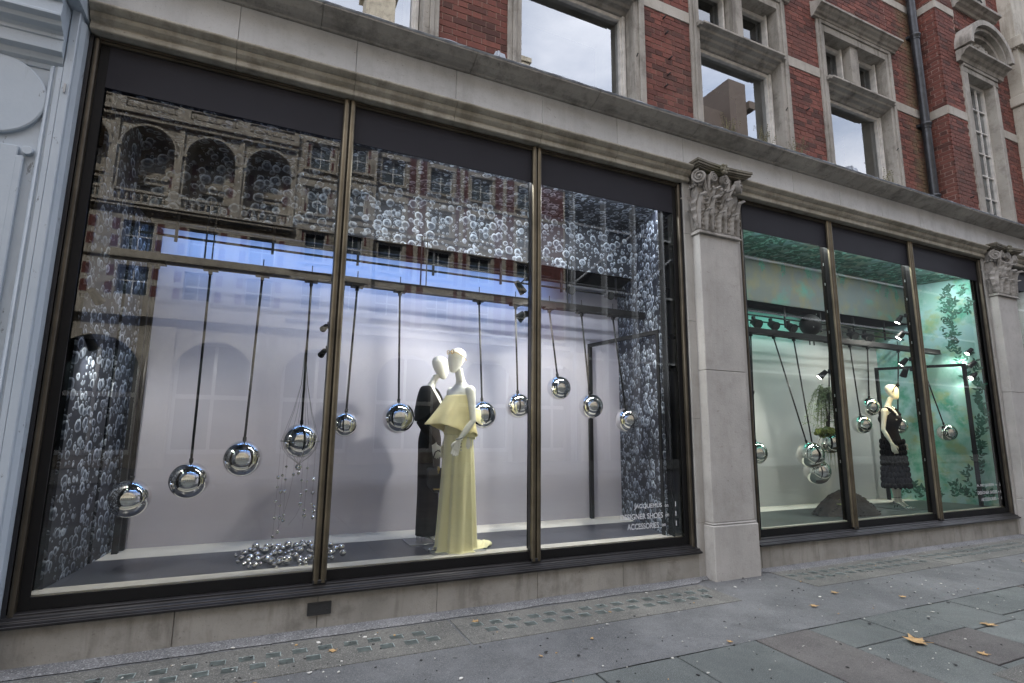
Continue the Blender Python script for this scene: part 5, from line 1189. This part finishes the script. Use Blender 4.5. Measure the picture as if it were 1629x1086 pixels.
# skirt with hanging pleats
NT = 96; rings = []
rj = random.Random(3); fold = [(rj.uniform(0, 2 * PI), rj.choice((5, 7, 9, 11, 16)), rj.uniform(.3, 1)) for _ in range(7)]
def pleat(a, t): return sum(w_ * math.cos(n_ * a + p_ + t * .8 * (1 if i % 2 else -1)) for i, (p_, n_, w_) in enumerate(fold)) / 3.2
for j in range(26):
    t = j / 25; z = 1.24 * (1 - t) + .012 * t
    rx = .115 + .060 * t ** .8; ry = .145 + .045 * t ** .7
    rings.append([Vector((math.cos(a) * rx * (1 + (.08 + .16 * t) * pleat(a, t)) + .0 + (.02 * t if math.cos(a) > 0 else -.015 * t), math.sin(a) * ry * (1 + (.07 + .12 * t) * pleat(a, t)), z)) for a in [2 * PI * k / NT for k in range(NT)]])
for q in (1, 2): rings.append([Vector((p_.x * (1 + .05 * q), p_.y * (1 + .04 * q), .010 - .003 * q)) for p_ in rings[-1]])
cloth(rings, 'skirt', 'yellow_cloth', T)
# train spilled behind on the floor
rings = []
for j in range(7):
    t = j / 6; rings.append([Vector((-.20 - .10 * t + (.04 + .14 * math.sin(PI * min(1, .25 + .7 * t))) * math.cos(a) * (1 + .12 * math.sin(5 * a + 1)) * (1 - t * .25), .02 + (.05 + .11 * (1 - t)) * math.sin(a) * (1 + .1 * math.cos(4 * a)), .006 + .035 * sm(t) + .006 * math.sin(9 * a))) for a in [2 * PI * k / 40 for k in range(40)]])
cloth(rings, 'train', 'yellow_cloth', T, cap=True)
# flared bodice that juts forward in a cone
def bod(z, t, a):
    c_, s_ = math.cos(a), math.sin(a); f = max(0, c_)
    rx = .118 + t * (.215 * f ** 1.6 + .03); ry = .158 + t * .065
    w_ = 1 + t * t * (.11 * math.cos(5 * a + 2.2) + .06 * math.cos(8 * a + .5))
    dz = -t * (.345 - .06 * f ** 2 + .07 * (1 - c_) * .5 + .014 * math.cos(5 * a))
    return Vector((c_ * rx * w_ + .012, s_ * ry * w_, z + dz))
rings = [[bod(1.495, t, 2 * PI * k / NT) for k in range(NT)] for t in [i / 12 for i in range(13)]]
cloth(rings, 'flared_bodice', 'yellow_crepe', T, th=.008)
rings = []
for j in range(8):
    t = j / 7; rings.append([Vector((math.cos(a) * (.105 + .045 * t) * (1 + .04 * t * math.cos(7 * a)) - .012, math.sin(a) * (.15 + .035 * t), 1.40 - .30 * t - .05 * t * (1 - math.cos(a)) * .5)) for a in [2 * PI * k / 64 for k in range(64)]])
cloth(rings, 'under_bodice', 'yellow_cloth', T, th=.006)
mb = MB()                                                        # sunglasses pushed up on the head
hx, hz = .045 + .0, 1.70 * 1.013
for s in (1, -1):
    mb.tube([(hx + .085, s * .035, hz + .205), (hx + .045, s * .075, hz + .19), (hx - .02, s * .082, hz + .16), (hx - .06, s * .078, hz + .125)], .0045, 6)
    mb.tube([(hx + .088 + .003 * math.cos(a), s * .036 + .027 * math.cos(a), hz + .205 + .020 * math.sin(a)) for a in [2 * PI * k / 14 for k in range(15)]], .005, 6)
mb.tube([(hx + .092, -.012, hz + .21), (hx + .092, .012, hz + .21)], .004, 6)
mb.build('sunglasses', 'gold', T, local=True)
mb = MB(); w_ = Vector((.13, .19, 1.065))
for k in range(12):
    a = 2 * PI * k / 12; mb.sphere(w_ + Vector((.028 * math.cos(a), .028 * math.sin(a), -.008 * math.cos(a))), .0095, 8, 6)
for k in range(4): mb.sphere(w_ + Vector((-.035, -.02, -.02 - .03 * k)), .0085, 8, 6)
mb.build('bead_bracelet', 'chrome', T, local=True)
mb = MB(); mb.loft([[Vector((x, -.06 + yy * q, .02 + zz * .014)) for yy, zz in [(math.cos(2 * PI * k / 10), math.sin(2 * PI * k / 10)) for k in range(10)]] for x, q in ((.12, .03), (.19, .036), (.25, .03), (.275, .012))])
mb.build('shoe', 'silver_shoe', T, smooth=True, local=True)

# --- figure in black, turned toward the yellow one
AB = math.radians(-30)
T = thing('mannequin', 'white mannequin in a black caped dress holding a black handbag', 'mannequin', (1.63, .85, FZ), rotz=AB)
body('figure', T, .03, [(-1, (-.05, -.215, 1.22), (.085, -.15, 1.00), (.25, .05, -.95), (1, .2, .1), .5), (1, (-.05, .21, 1.20), (-.02, .17, .98), (.1, -.1, -.95), (1, 0, .1), .5)], H=1.92, head_tilt=.10, shoulder=.155)
rings = []
for j in range(30):
    t = j / 29; z = 1.50 * (1 - t) + .075 * t
    prof = [(1.50, .115, .158), (1.38, .148, .158), (1.2, .092, .125), (1.02, .118, .175), (.85, .115, .17), (.5, .11, .155), (.075, .115, .15)]
    for (za, ax_, ay_), (zb, bx_, by_) in zip(prof[:-1], prof[1:]):
        if zb - 1e-6 <= z <= za + 1e-6: q = (za - z) / (za - zb); rx, ry = ax_ + (bx_ - ax_) * sm(q), ay_ + (by_ - ay_) * sm(q)
    rings.append([Vector((math.cos(a) * rx * (1 + .02 * math.cos(4 * a + 1) * (1 - z)), math.sin(a) * ry * (1 + .02 * math.cos(5 * a) * (1 - z)), z - .17 * max(0, 1 - j / 5) * max(0, math.cos(a)) ** 3)) for a in [2 * PI * k / 64 for k in range(64)]])
cloth(rings, 'column_dress', 'brown_cloth', T, sub=0)
rings = []
for j in range(12):                                              # cape collar, deep V in front
    t = j / 11
    def cp(a):
        c_, s_ = math.cos(a), math.sin(a); v_ = max(0, c_) ** 3
        rx = .075 + .045 * v_ * (1 - t) + .09 * t ** .6; ry = .100 + (.17 + .04 * max(0, -s_)) * t ** .5
        z = 1.612 - .30 * v_ * (1 - t) - t ** 1.7 * (.31 + .03 * math.cos(3 * a) + .05 * max(0, -s_)) + t * .04 * max(0, c_)
        return Vector((c_ * rx * (1 + .06 * t * math.cos(6 * a)) - .005, s_ * ry * (1 + .05 * t * math.cos(6 * a)), z))
    rings.append([cp(2 * PI * k / 72) for k in range(72)])
cloth(rings, 'cape_collar', 'black_cloth', T, th=.007)
mb = MB()
for sd, el_, wr in ((-1, (-.05, -.215, 1.22), (.085, -.15, 1.00)), (1, (-.05, .21, 1.20), (-.02, .17, .98))):
    s0 = Vector((0, sd * .165, 1.48)); e_ = Vector(el_); w_ = Vector(wr)
    mb.tube([s0, s0.lerp(e_, .5), e_, e_.lerp(w_, .5), w_.lerp(e_, .02)], [.056, .050, .043, .038, .031], 14)
mb.build('sleeve', 'brown_cloth', T, smooth=True, local=True)
mb = MB()
for s in (1, -1):
    mb.tube([(-.035, s * .06, .0), (-.03, s * .06, .09)], .006, 6)
    mb.loft([[Vector((x, s * .06 + yy * q, z + zz * h_)) for yy, zz in [(math.cos(2 * PI * k / 10), math.sin(2 * PI * k / 10)) for k in range(10)]] for x, z, q, h_ in ((-.045, .085, .028, .022), (.02, .082, .032, .020), (.08, .045, .036, .014), (.14, .014, .038, .012), (.19, .012, .018, .008))])
mb.build('heeled_shoes', 'silver_shoe', T, smooth=True, local=True)
MB().tube([(-.08, -.02, 0), (-.08, -.02, .1)], .006, 6).tube([(-.11, .03, 0), (-.11, .03, .1)], .006, 6).build('support_rod', 'chrome', T, local=True)
# handbag
BX, BY, BZ = 1.655, .615, 1.02
T = thing('handbag', 'black pointed leather handbag with gold clasp held by the black dressed mannequin', 'handbag', (BX, BY, .96))
pf = [(-.105, .19), (.105, .19), (.10, .02), (.03, -.055), (-.03, -.055), (-.10, .02)]
mb = MB(); A_ = Vector((.95, -.3, 0)).normalized(); N_ = Vector((.3, .95, 0)).normalized()
def bagpt(u, v_, n_): return Vector((BX, BY, BZ)) + A_ * u + N_ * n_ + Vector((0, 0, v_))
mb.loft([[bagpt(u * q, v_ * q + .07 * (1 - q), n_) for u, v_ in pf] for n_, q in ((-.045, .88), (-.035, 1), (.035, 1), (.045, .88))])
mb.build('bag_body', 'black_leather', T, bevel=.006, sharp=40)
mb = MB(); mb.tube([bagpt(-.045, .185, 0), bagpt(-.05, .27, 0), bagpt(-.03, .345, 0), bagpt(0, .365, 0), bagpt(.03, .345, 0), bagpt(.05, .27, 0), bagpt(.045, .185, 0)], .007, 8); mb.build('handle', 'black_leather', T, smooth=True)
mb = MB(); mb.tube([bagpt(.01, .205, -.046), bagpt(.01, .135, -.05)], [.014, .010], 8); mb.sphere(bagpt(.01, .175, -.05), .018, 10, 8); mb.build('clasp', 'gold', T, smooth=True)
mb = MB(); mb.slab([bagpt(-.035, -.012, -.0465), bagpt(.03, -.012, -.0465), bagpt(.03, -.024, -.0465), bagpt(-.035, -.024, -.0465)], -N_, .002); mb.build('metal_badge', 'gold', T)
for lb, (x0, x1, y0, y1), m_, nm in (('grey metal base plate under the black dressed mannequin', (1.42, 1.86, .70, 1.04), 'plinth_grey', 'base_plate'), ('glossy base plate under the yellow dressed mannequin', (1.52, 2.05, .22, .56), 'pale_metal', 'base_plate')):
    tag(MB().box(x0, x1, y0, y1, FZ - .0005, FZ + .006).build(nm, m_, bevel=.002), lb, 'base plate')

# --- figure in the garden window
AG = math.radians(-78)
T = thing('mannequin', 'mannequin in a dark ruffled dress with bow headband in the garden window', 'mannequin', (9.22, .62, FZ), rotz=AG)
body('figure', T, .02, [(-1, (-.03, -.235, 1.22), (.07, -.215, .99), (.2, .1, -.95), (.9, .3, .1), .5), (1, (-.03, .255, 1.23), (.02, .305, 1.02), (.3, .35, -.85), (.9, -.2, .1), .5)], H=1.93)
rings = []
for j in range(12):
    t = j / 11; z = 1.49 - .49 * t
    prof = [(1.49, .128, .150), (1.39, .168, .162), (1.22, .092, .130), (1.0, .125, .180)]
    for (za, ax_, ay_), (zb, bx_, by_) in zip(prof[:-1], prof[1:]):
        if zb - 1e-6 <= z <= za + 1e-6: q = (za - z) / (za - zb); rx, ry = ax_ + (bx_ - ax_) * sm(q), ay_ + (by_ - ay_) * sm(q)
    rings.append([Vector((math.cos(a) * rx, math.sin(a) * ry, z - (.08 * max(0, math.cos(a)) ** 4 if j == 0 else 0))) for a in [2 * PI * k / 48 for k in range(48)]])
cloth(rings, 'lace_bodice', 'brown_cloth', T, sub=0, th=.006)
mb = MB()
for s in (1, -1):
    for k in range(11):
        t = k / 10; mb.sphere((.105 - .20 * t, s * (.105 + .035 * math.sin(PI * t)), 1.465 + .095 * math.sin(PI * t)), .027, 8, 6)
mb.build('ruffled_strap', 'brown_cloth', T, smooth=True, local=True)
mb = MB(); rr = random.Random(9); NTI = 9
for j in range(NTI):
    z = 1.03 - .085 * j; t = j / (NTI - 1); rx, ry = .145 + .035 * t, .195 + .035 * t; n_ = 20
    for k in range(n_):
        a = 2 * PI * (k + .5 * (j % 2)) / n_ + rr.uniform(-.05, .05)
        mb.sphere((math.cos(a) * rx, math.sin(a) * ry, z + rr.uniform(-.008, .008)), .044, 9, 6, sc=(.62, .72, 1.05))
mb.build('scalloped_ruffles', 'black_cloth', T, smooth=True, kind='stuff', local=True)
mb = MB(); mb.loft([ell((0, 0, z), rx, ry, 32) for z, rx, ry in ((1.04, .12, .17), (.7, .14, .19), (.32, .155, .205))]); mb.build('underskirt', 'black_cloth', T, smooth=True, local=True)
mb = MB()
for s in (1, -1):
    mb.tube([(-.045, s * .06, .0), (-.03, s * .06, .09)], [.007, .012], 6)
    mb.loft([[Vector((x, s * .06 + yy * q, z + zz * h_)) for yy, zz in [(math.cos(2 * PI * k / 10), math.sin(2 * PI * k / 10)) for k in range(10)]] for x, z, q, h_ in ((-.05, .088, .030, .024), (.03, .07, .033, .018), (.09, .040, .037, .014), (.15, .014, .039, .012), (.205, .012, .014, .008))])
    mb.tube([(math.cos(a) * .036, s * .06 + math.sin(a) * .036, .165) for a in [2 * PI * k / 14 for k in range(15)]], .006, 6)
mb.build('strappy_heels', 'silver_shoe', T, smooth=True, local=True)
mb = MB(); hx, hz = .065, 1.70
for k in range(14):
    a = PI * k / 13; mb.sphere((hx + .045 + .03 * math.sin(a), .082 * math.cos(a), hz + .13 + .09 * math.sin(a)), .009, 7, 5)
for s in (1, -1): mb.sphere((hx + .085, s * .03 + .02, hz + .235), .030, 10, 8, sc=(.5, 1, .75))
mb.sphere((hx + .092, .02, hz + .235), .013, 8, 6); mb.build('bow_headband', 'black_cloth', T, smooth=True, local=True)
mb = MB()
for k in range(20):
    a = 2 * PI * k / 20; mb.sphere((.02 + .06 * math.cos(a), .062 * math.sin(a), 1.595 - .028 * math.cos(a)), .008, 7, 5)
mb.build('necklace', 'chrome', T, smooth=True, local=True)
tag(MB().box(9.0, 9.6, .36, .84, FZ - .0005, FZ + .005).build('base_plate', 'green_floor', bevel=.002), 'dark base plate under the mannequin in the garden window', 'base plate')
# ------------------------------------------------------------------ leaves and litter on the pavement
def maple(size, seed):
    r_ = random.Random(seed); pts = []
    tips = [(0, 1.0), (38, .55), (62, .92), (95, .5), (118, .70), (150, .35), (180, .18)]
    out = []
    for a, r in tips[:-1]: out.append((a, r)); out.append((a + 10, r * .62)) if r > .6 else None
    out.append((180, .16))
    full = out + [(-a, r) for a, r in reversed(out) if a not in (0, 180)]
    full.sort(key=lambda q: q[0])
    P_ = [(r * math.sin(math.radians(a)) * size * r_.uniform(.88, 1.1), r * math.cos(math.radians(a)) * size * r_.uniform(.88, 1.1), r_.uniform(.002, .22 * size * r)) for a, r in full]
    n_ = len(P_); mb = MB(); vs_ = [(0, 0, .004)] + P_ + [(x, y, z + .0015) for x, y, z in P_] + [(0, 0, .0055)]
    fs = [(0, 1 + (i + 1) % n_, 1 + i) for i in range(n_)] + [(2 * n_ + 1, 1 + n_ + i, 1 + n_ + (i + 1) % n_) for i in range(n_)] + [(1 + i, 1 + (i + 1) % n_, 1 + n_ + (i + 1) % n_, 1 + n_ + i) for i in range(n_)]
    mb.add(vs_, fs); mb.tube([(0, 0, .003), (.02 * size, -size * .5, .004), (.08 * size, -size * .75, .006)], .0018, 4)
    return mb
LV = [('large pale plane leaf lying alone on the grey green paving', 4.77, -2.05, .125, .7), ('curled brown leaf on the paving right of the large leaf', 5.75, -2.05, .075, 2.2),
      ('small tan leaf on the asphalt below the middle pilaster', 5.40, -.93, .05, 1.0), ('tan leaf on the asphalt lower, towards the paving', 4.80, -1.13, .05, 4.0), ('pale leaf on the asphalt strip far right', 9.0, -1.0, .08, 2.4),
      ('brown leaf on the glass prisms left of the panel joint', .588, -.46, .045, 1.9), ('tan leaf on the second prism panel near the plinth', 1.752, -.30, .045, .3), ('brown leaf scrap on the paving at the lower right', 4.95, -2.38, .05, 5.0),
      ('thin twig like leaf in the asphalt middle', 5.9, -1.28, .045, 3.0), ('small pale leaf at the edge of the paving', 3.4, -1.47, .03, .2)]
for i, (lb, x, y, s, a) in enumerate(LV):
    o = maple(s, i + 3).build('fallen_leaf', 'dry_leaf'); o.location = (x, y, .006); o.rotation_euler = (0, 0, a); tag(o, lb, 'leaf', 'fallen leaves on the pavement')
rr = random.Random(21); mb = MB()
for k in range(700):
    x = rr.uniform(-1, 12.5); y = rr.uniform(-2.7, -.05) if x > 1 else rr.uniform(-.9, -.05); s = rr.choice((.004, .005, .007, .009, .013)) * rr.uniform(.7, 1.3); a = rr.uniform(0, 6.3)
    z = .006
    p = [(x + s * math.cos(a + q) * w_, y + s * math.sin(a + q) * w_, z + rr.uniform(0, s * .4)) for q, w_ in ((0, 1.2), (1.3, .7), (2.7, 1.1), (4.1, .6), (5.2, .9))]
    mb.add(p + [(q[0], q[1], q[2] - .004) for q in p], [(0, 1, 2, 3, 4), (0, 5, 6, 1), (1, 6, 7, 2), (2, 7, 8, 3), (3, 8, 9, 4), (4, 9, 5, 0)], 0 if rr.random() < .45 else 1 if rr.random() < .12 else 2)
lt = mb.build('litter', ['litter_white', 'dry_leaf', 'joint_dark']); lt['kind'] = 'stuff'
tag(lt, 'scattered leaf crumbs and specks over the pavement', 'litter')
# corner of a concrete access cover
ac = MB().box(4.62, 5.6, -3.3, -2.58, -.05, .007).build('access_cover_surround', 'light_concrete', pav, bevel=.006)
MB().box(4.75, 5.5, -3.3, -2.70, -.04, .0105).build('access_cover', 'slab_brown', ac, bevel=.003)

# ------------------------------------------------------------------ the far side of the street (seen in the glass)
OY = -20.0
OB = thing('arcaded_building', 'ornate stone building with arcades and red brick panels, mirrored in the shop glass', 'building', (0, OY, 0))
def ob(mb, n_, m_, **k): return mb.build(n_, m_, OB, **k)
pitch = 2.27; n0 = -6; centers = [-5.165 + pitch * k for k in range(-7, 3)]     # arch bays up to x=.4
wall = MB(); red = MB(); trim = MB()
win_me = MB().quad((-.46, 0, 0), (.46, 0, 0), (.46, 0, 1), (-.46, 0, 1)).mesh('window', 'opposite_window')
fr_ = MB()
for q in (-.46, -.02, .42): fr_.box(q, q + .04, 0, .05, 0, 1)
for q in (0, .48, .96): fr_.box(-.46, .46, .001, .045, q, q + .04)
fr_me = fr_.mesh('window_frame', 'opposite_paint')
def owin(cx, z0, z1, y, w=.92):
    o = place('window', win_me, OB); o.location = Vector((cx, y, z0)) - WLOC[OB.name]; o.scale = (w / .92, 1, z1 - z0)
    f_ = place('window_frame', fr_me, o, local=True)
def hole_wall(x0, x1, z0, z1, y, holes, depth=.3, mb=wall):
    """wall sheet with window holes (cx, w, za, zb) in one row"""
    hs = sorted(holes); e = x0
    za = min(h[2] for h in hs); zb = max(h[3] for h in hs)
    mb.box(x0, x1, y - depth, y, z0, za); mb.box(x0, x1, y - depth, y, zb, z1)
    for cx, w, a, b_ in hs:
        mb.box(e, cx - w / 2, y - depth, y, za, zb); e = cx + w / 2; owin(cx, a, b_, y - .22, w)
    mb.box(e, x1, y - depth, y, za, zb)
X0 = centers[0] - pitch / 2; X1 = centers[-1] + pitch / 2
RD = 1.25
# arcade storeys
for cx in centers:
    a, b_ = cx - .93, cx + .93
    wall.box(cx - pitch / 2, a, OY - RD, OY, 10.3, 12.9); wall.box(b_, cx + pitch / 2, OY - RD, OY, 10.3, 12.9)
    wall.box(cx - pitch / 2, cx - pitch / 2 + .09, OY, OY + .1, 10.5, 14.0); wall.box(cx + pitch / 2 - .09, cx + pitch / 2, OY, OY + .1, 10.5, 14.0)
    n_ = 18; pts = [(cx + .93 * math.cos(PI * k / n_), 12.9 + .95 * math.sin(PI * k / n_)) for k in range(n_ + 1)]
    for (xa, za), (xb, zb) in zip(pts[:-1], pts[1:]):
        wall.add([(xa, OY, za), (xb, OY, zb), (xb, OY, 14.02), (xa, OY, 14.02)], [(0, 1, 2, 3)]); wall.add([(xa, OY, za), (xb, OY, zb), (xb, OY - RD, zb), (xa, OY - RD, za)], [(0, 1, 2, 3)])
    wall.box(cx - pitch / 2, a, OY - RD, OY, 12.9, 14.02); wall.box(b_, cx + pitch / 2, OY - RD, OY, 12.9, 14.02)
    archring(trim, cx, 12.9, .93, .95, 1.03, 1.05, OY, OY + .09, 16); trim.box(a - .14, a + .02, OY, OY + .12, 12.8, 12.92); trim.box(b_ - .02, b_ + .14, OY, OY + .12, 12.8, 12.92)
    hole_wall(a, b_, 10.3, 12.2, OY - RD, [(cx, .95, 10.95, 11.85)]); hole_wall(a, b_, 12.2, 14.0, OY - RD, [(cx, .85, 12.4, 13.3)])
    trim.box(cx - .6, cx + .6, OY - RD, OY - RD + .12, 12.05, 12.2)
    for s in (-1, 1):
        for z in (11.0, 11.85, 12.6): red.box(cx + s * .74 - .10, cx + s * .74 + .10, OY - RD, OY - RD + .015, z, z + .5)
    for z in (10.45, 14.42):
        for k in range(7): q = cx - .75 + .25 * k; trim.loft([[(q + r_ * math.cos(2 * PI * i / 6), OY + .15 + r_ * math.sin(2 * PI * i / 6), z + h) for i in range(6)] for r_, h in ((.05, 0), (.03, .08), (.07, .2), (.03, .36), (.05, .42))])
        trim.box(cx - .9, cx + .9, OY + .05, OY + .25, z + .42, z + .52); trim.box(cx - pitch / 2, cx - .9, OY, OY + .28, z, z + .55); trim.box(cx + .9, cx + pitch / 2, OY, OY + .28, z, z + .55)
    hole_wall(cx - pitch / 2, cx + pitch / 2, 8.25, 10.1, OY, [(cx, 1.05, 8.55, 9.75)])
    hole_wall(cx - pitch / 2, cx + pitch / 2, 6.3, 8.25, OY, [(cx, 1.05, 6.7, 7.9)])
    for z in (6.7, 7.4, 8.6, 9.3):
        for s in (-1, 1): red.box(cx + s * .75 - .12, cx + s * .75 + .12, OY, OY + .012, z, z + .45)
    hole_wall(cx - pitch / 2, cx + pitch / 2, 14.95, 17.6, OY - .6, [(cx, 1.05, 15.4, 16.9)]); hole_wall(cx - pitch / 2, cx + pitch / 2, 17.6, 20.0, OY - .6, [(cx, .95, 18.0, 19.2)])
    for s in (-1, 1): red.box(cx + s * .8 - .14, cx + s * .8 + .14, OY - .6, OY - .585, 15.3, 19.4)
    for k in range(12): trim.box(cx - pitch / 2 + k * .189, cx - pitch / 2 + k * .189 + .10, OY, OY + .16, 10.08, 10.2)
trim.box(X0, X1, OY - .3, OY + .30, 10.2, 10.32); trim.box(X0, X1, OY - .3, OY + .38, 10.32, 10.44); trim.box(X0, X1, OY - .9, OY + .22, 14.02, 14.2); trim.box(X0, X1, OY - .9, OY + .34, 14.2, 14.40)
trim.box(X0, X1, OY - .3, OY + .2, 6.0, 6.3); trim.box(X0, X1, OY - .9, OY - .3, 20.0, 20.4); trim.box(X0, X1, OY - .3, OY + .14, 8.2, 8.3)
# right part: brick and stone bays
xs_ = X1; spans = [('s', 1.0), ('b', .0)]
cxs = [1.5, 3.1, 4.9, 7.35, 9.55, 12.2]
e = X1
for k, cx in enumerate(cxs):
    nx = (cx + cxs[k + 1]) / 2 if k + 1 < len(cxs) else 14.6
    yb = OY + (.55 if k == 1 else 0)
    for z0, z1, a, b_ in ((6.3, 8.6, 6.8, 8.1), (8.6, 10.9, 9.0, 10.4), (10.9, 13.0, 11.25, 12.5), (13.0, 15.2, 13.4, 14.7), (15.2, 17.6, 15.6, 17.0), (17.6, 20.0, 18.0, 19.3)):
        hole_wall(e, nx, z0, z1, yb, [(cx, .85 if k < 2 else 1.15, a, b_)])
        trim.box(cx - .72, cx + .72, yb, yb + .12, b_, b_ + .14); trim.box(cx - .72, cx + .72, yb, yb + .16, a - .12, a); trim.box(cx - .70, cx - .58, yb, yb + .06, a, b_); trim.box(cx + .58, cx + .70, yb, yb + .06, a, b_)
    if k > 1: red.box(e + .12, cx - .78, yb, yb + .02, 6.4, 19.8); red.box(cx + .78, nx - .12, yb, yb + .02, 6.4, 19.8)
    if k < 2:
        for z in (9.1, 9.9, 11.3, 12.1, 13.5, 14.2):
            for s_ in (-1, 1): red.box(cx + s_ * .60 - .11, cx + s_ * .60 + .11, yb, yb + .02, z, z + .42)
    for z in (8.5, 10.8, 12.95, 15.1, 17.5): trim.box(e, nx, yb - .2, yb + .09, z, z + .16)
    trim.box(e, nx, yb - .2, yb + .4, 20.0, 20.4)
    e = nx
for a, b_, z in ((X0, 4.2, 20.4), (9.2, 11.0, 20.4)): wall.box(a, b_, OY - 4, OY - 1.2, z, z + 2.6)
for x, z in ((12.2, 23.9), (8.0, 22.6), (-3, 24.2)): wall.box(x, x + 1.0, OY - 2.4, OY - 1.2, 20.4, z); trim.box(x - .1, x + 1.1, OY - 2.5, OY - 1.1, z, z + .3)
wall.box(3.2, 4.7, OY - 1.6, OY - .2, 20.4, 24.6); trim.box(3.0, 4.9, OY - 1.8, OY, 24.6, 24.9)
# ground floor: broad arches and shopfronts
for k in range(9):
    cx = -18 + 4.0 * k; wall.box(cx - 2.0, cx - 1.45, OY - .5, OY + .1, 0, 5.8); wall.box(cx + 1.45, cx + 2.0, OY - .5, OY + .1, 0, 5.8)
    pts = [(cx + 1.45 * math.cos(PI * i / 16), 3.6 + 1.45 * math.sin(PI * i / 16)) for i in range(17)]
    for (xa, za), (xb, zb) in zip(pts[:-1], pts[1:]): wall.add([(xa, OY + .05, za), (xb, OY + .05, zb), (xb, OY + .05, 5.8), (xa, OY + .05, 5.8)], [(0, 1, 2, 3)])
    wall.box(cx - 1.45, cx + 1.45, OY - .9, OY - .5, 0, .5)
    o = place('window', win_me, OB); o.location = Vector((cx, OY - .5, .5)) - WLOC[OB.name]; o.scale = (3.1, 1, 4.6); place('window_frame', fr_me, o, local=True)
trim.box(-20.3, 14.6, OY - .3, OY + .45, 5.8, 6.0)
wall.box(X0 - 8, X0, OY - .5, OY, 0, 21); wall.box(X0 - 8, 14.6, OY - 5, OY - 2.6, 0, 20.2)
ob(wall, 'stone_wall', 'opposite_stone'); ob(trim, 'carved_trim', 'opposite_stone'); ob(red, 'brick_panels', 'opposite_brick', kind='stuff')
GB = thing('glass_building', 'dark glass and steel building across the street, mirrored in the shop glass', 'building', (20, OY, 0))
MB().box(14.7, 95.0, OY - 6, OY - .2, 0, 21.0).build('dark_wall', 'dark_cladding', GB)
for k in range(4): MB().box(15.0 + 2.1 * k, 15.12 + 2.1 * k, OY - .2, OY + .25, 0, 21.0).build('steel_mullion', 'pale_metal', GB)
for z in (5.5, 9.5, 13.2, 17): MB().box(14.8, 95.0, OY - .2, OY - .05, z, z + .12).build('steel_rail', 'pale_metal', GB)
for k in range(3):
    MB().tube([(15.0 + 4.2 * k, OY + .1, 9.6), (19.2 + 4.2 * k, OY + .1, 13.2)], .06, 6).build('brace', 'pale_metal', GB)
BB = thing('brown_block', 'plain brown rendered block on the skyline, mirrored in the upper panes', 'building', (29, OY - 3, 0))
MB().box(24.5, 29.5, OY - 9, OY - 1.5, 21.001, 25.3).build('wall', 'brown_block', BB); MB().box(29.51, 31.2, OY - 9, OY - .8, 21.001, 27.6).build('stair_tower', 'brown_block', BB); MB().box(31.3, 31.9, OY - 9, OY - .6, 25.6, 26.2).build('parapet', 'brown_block', BB)
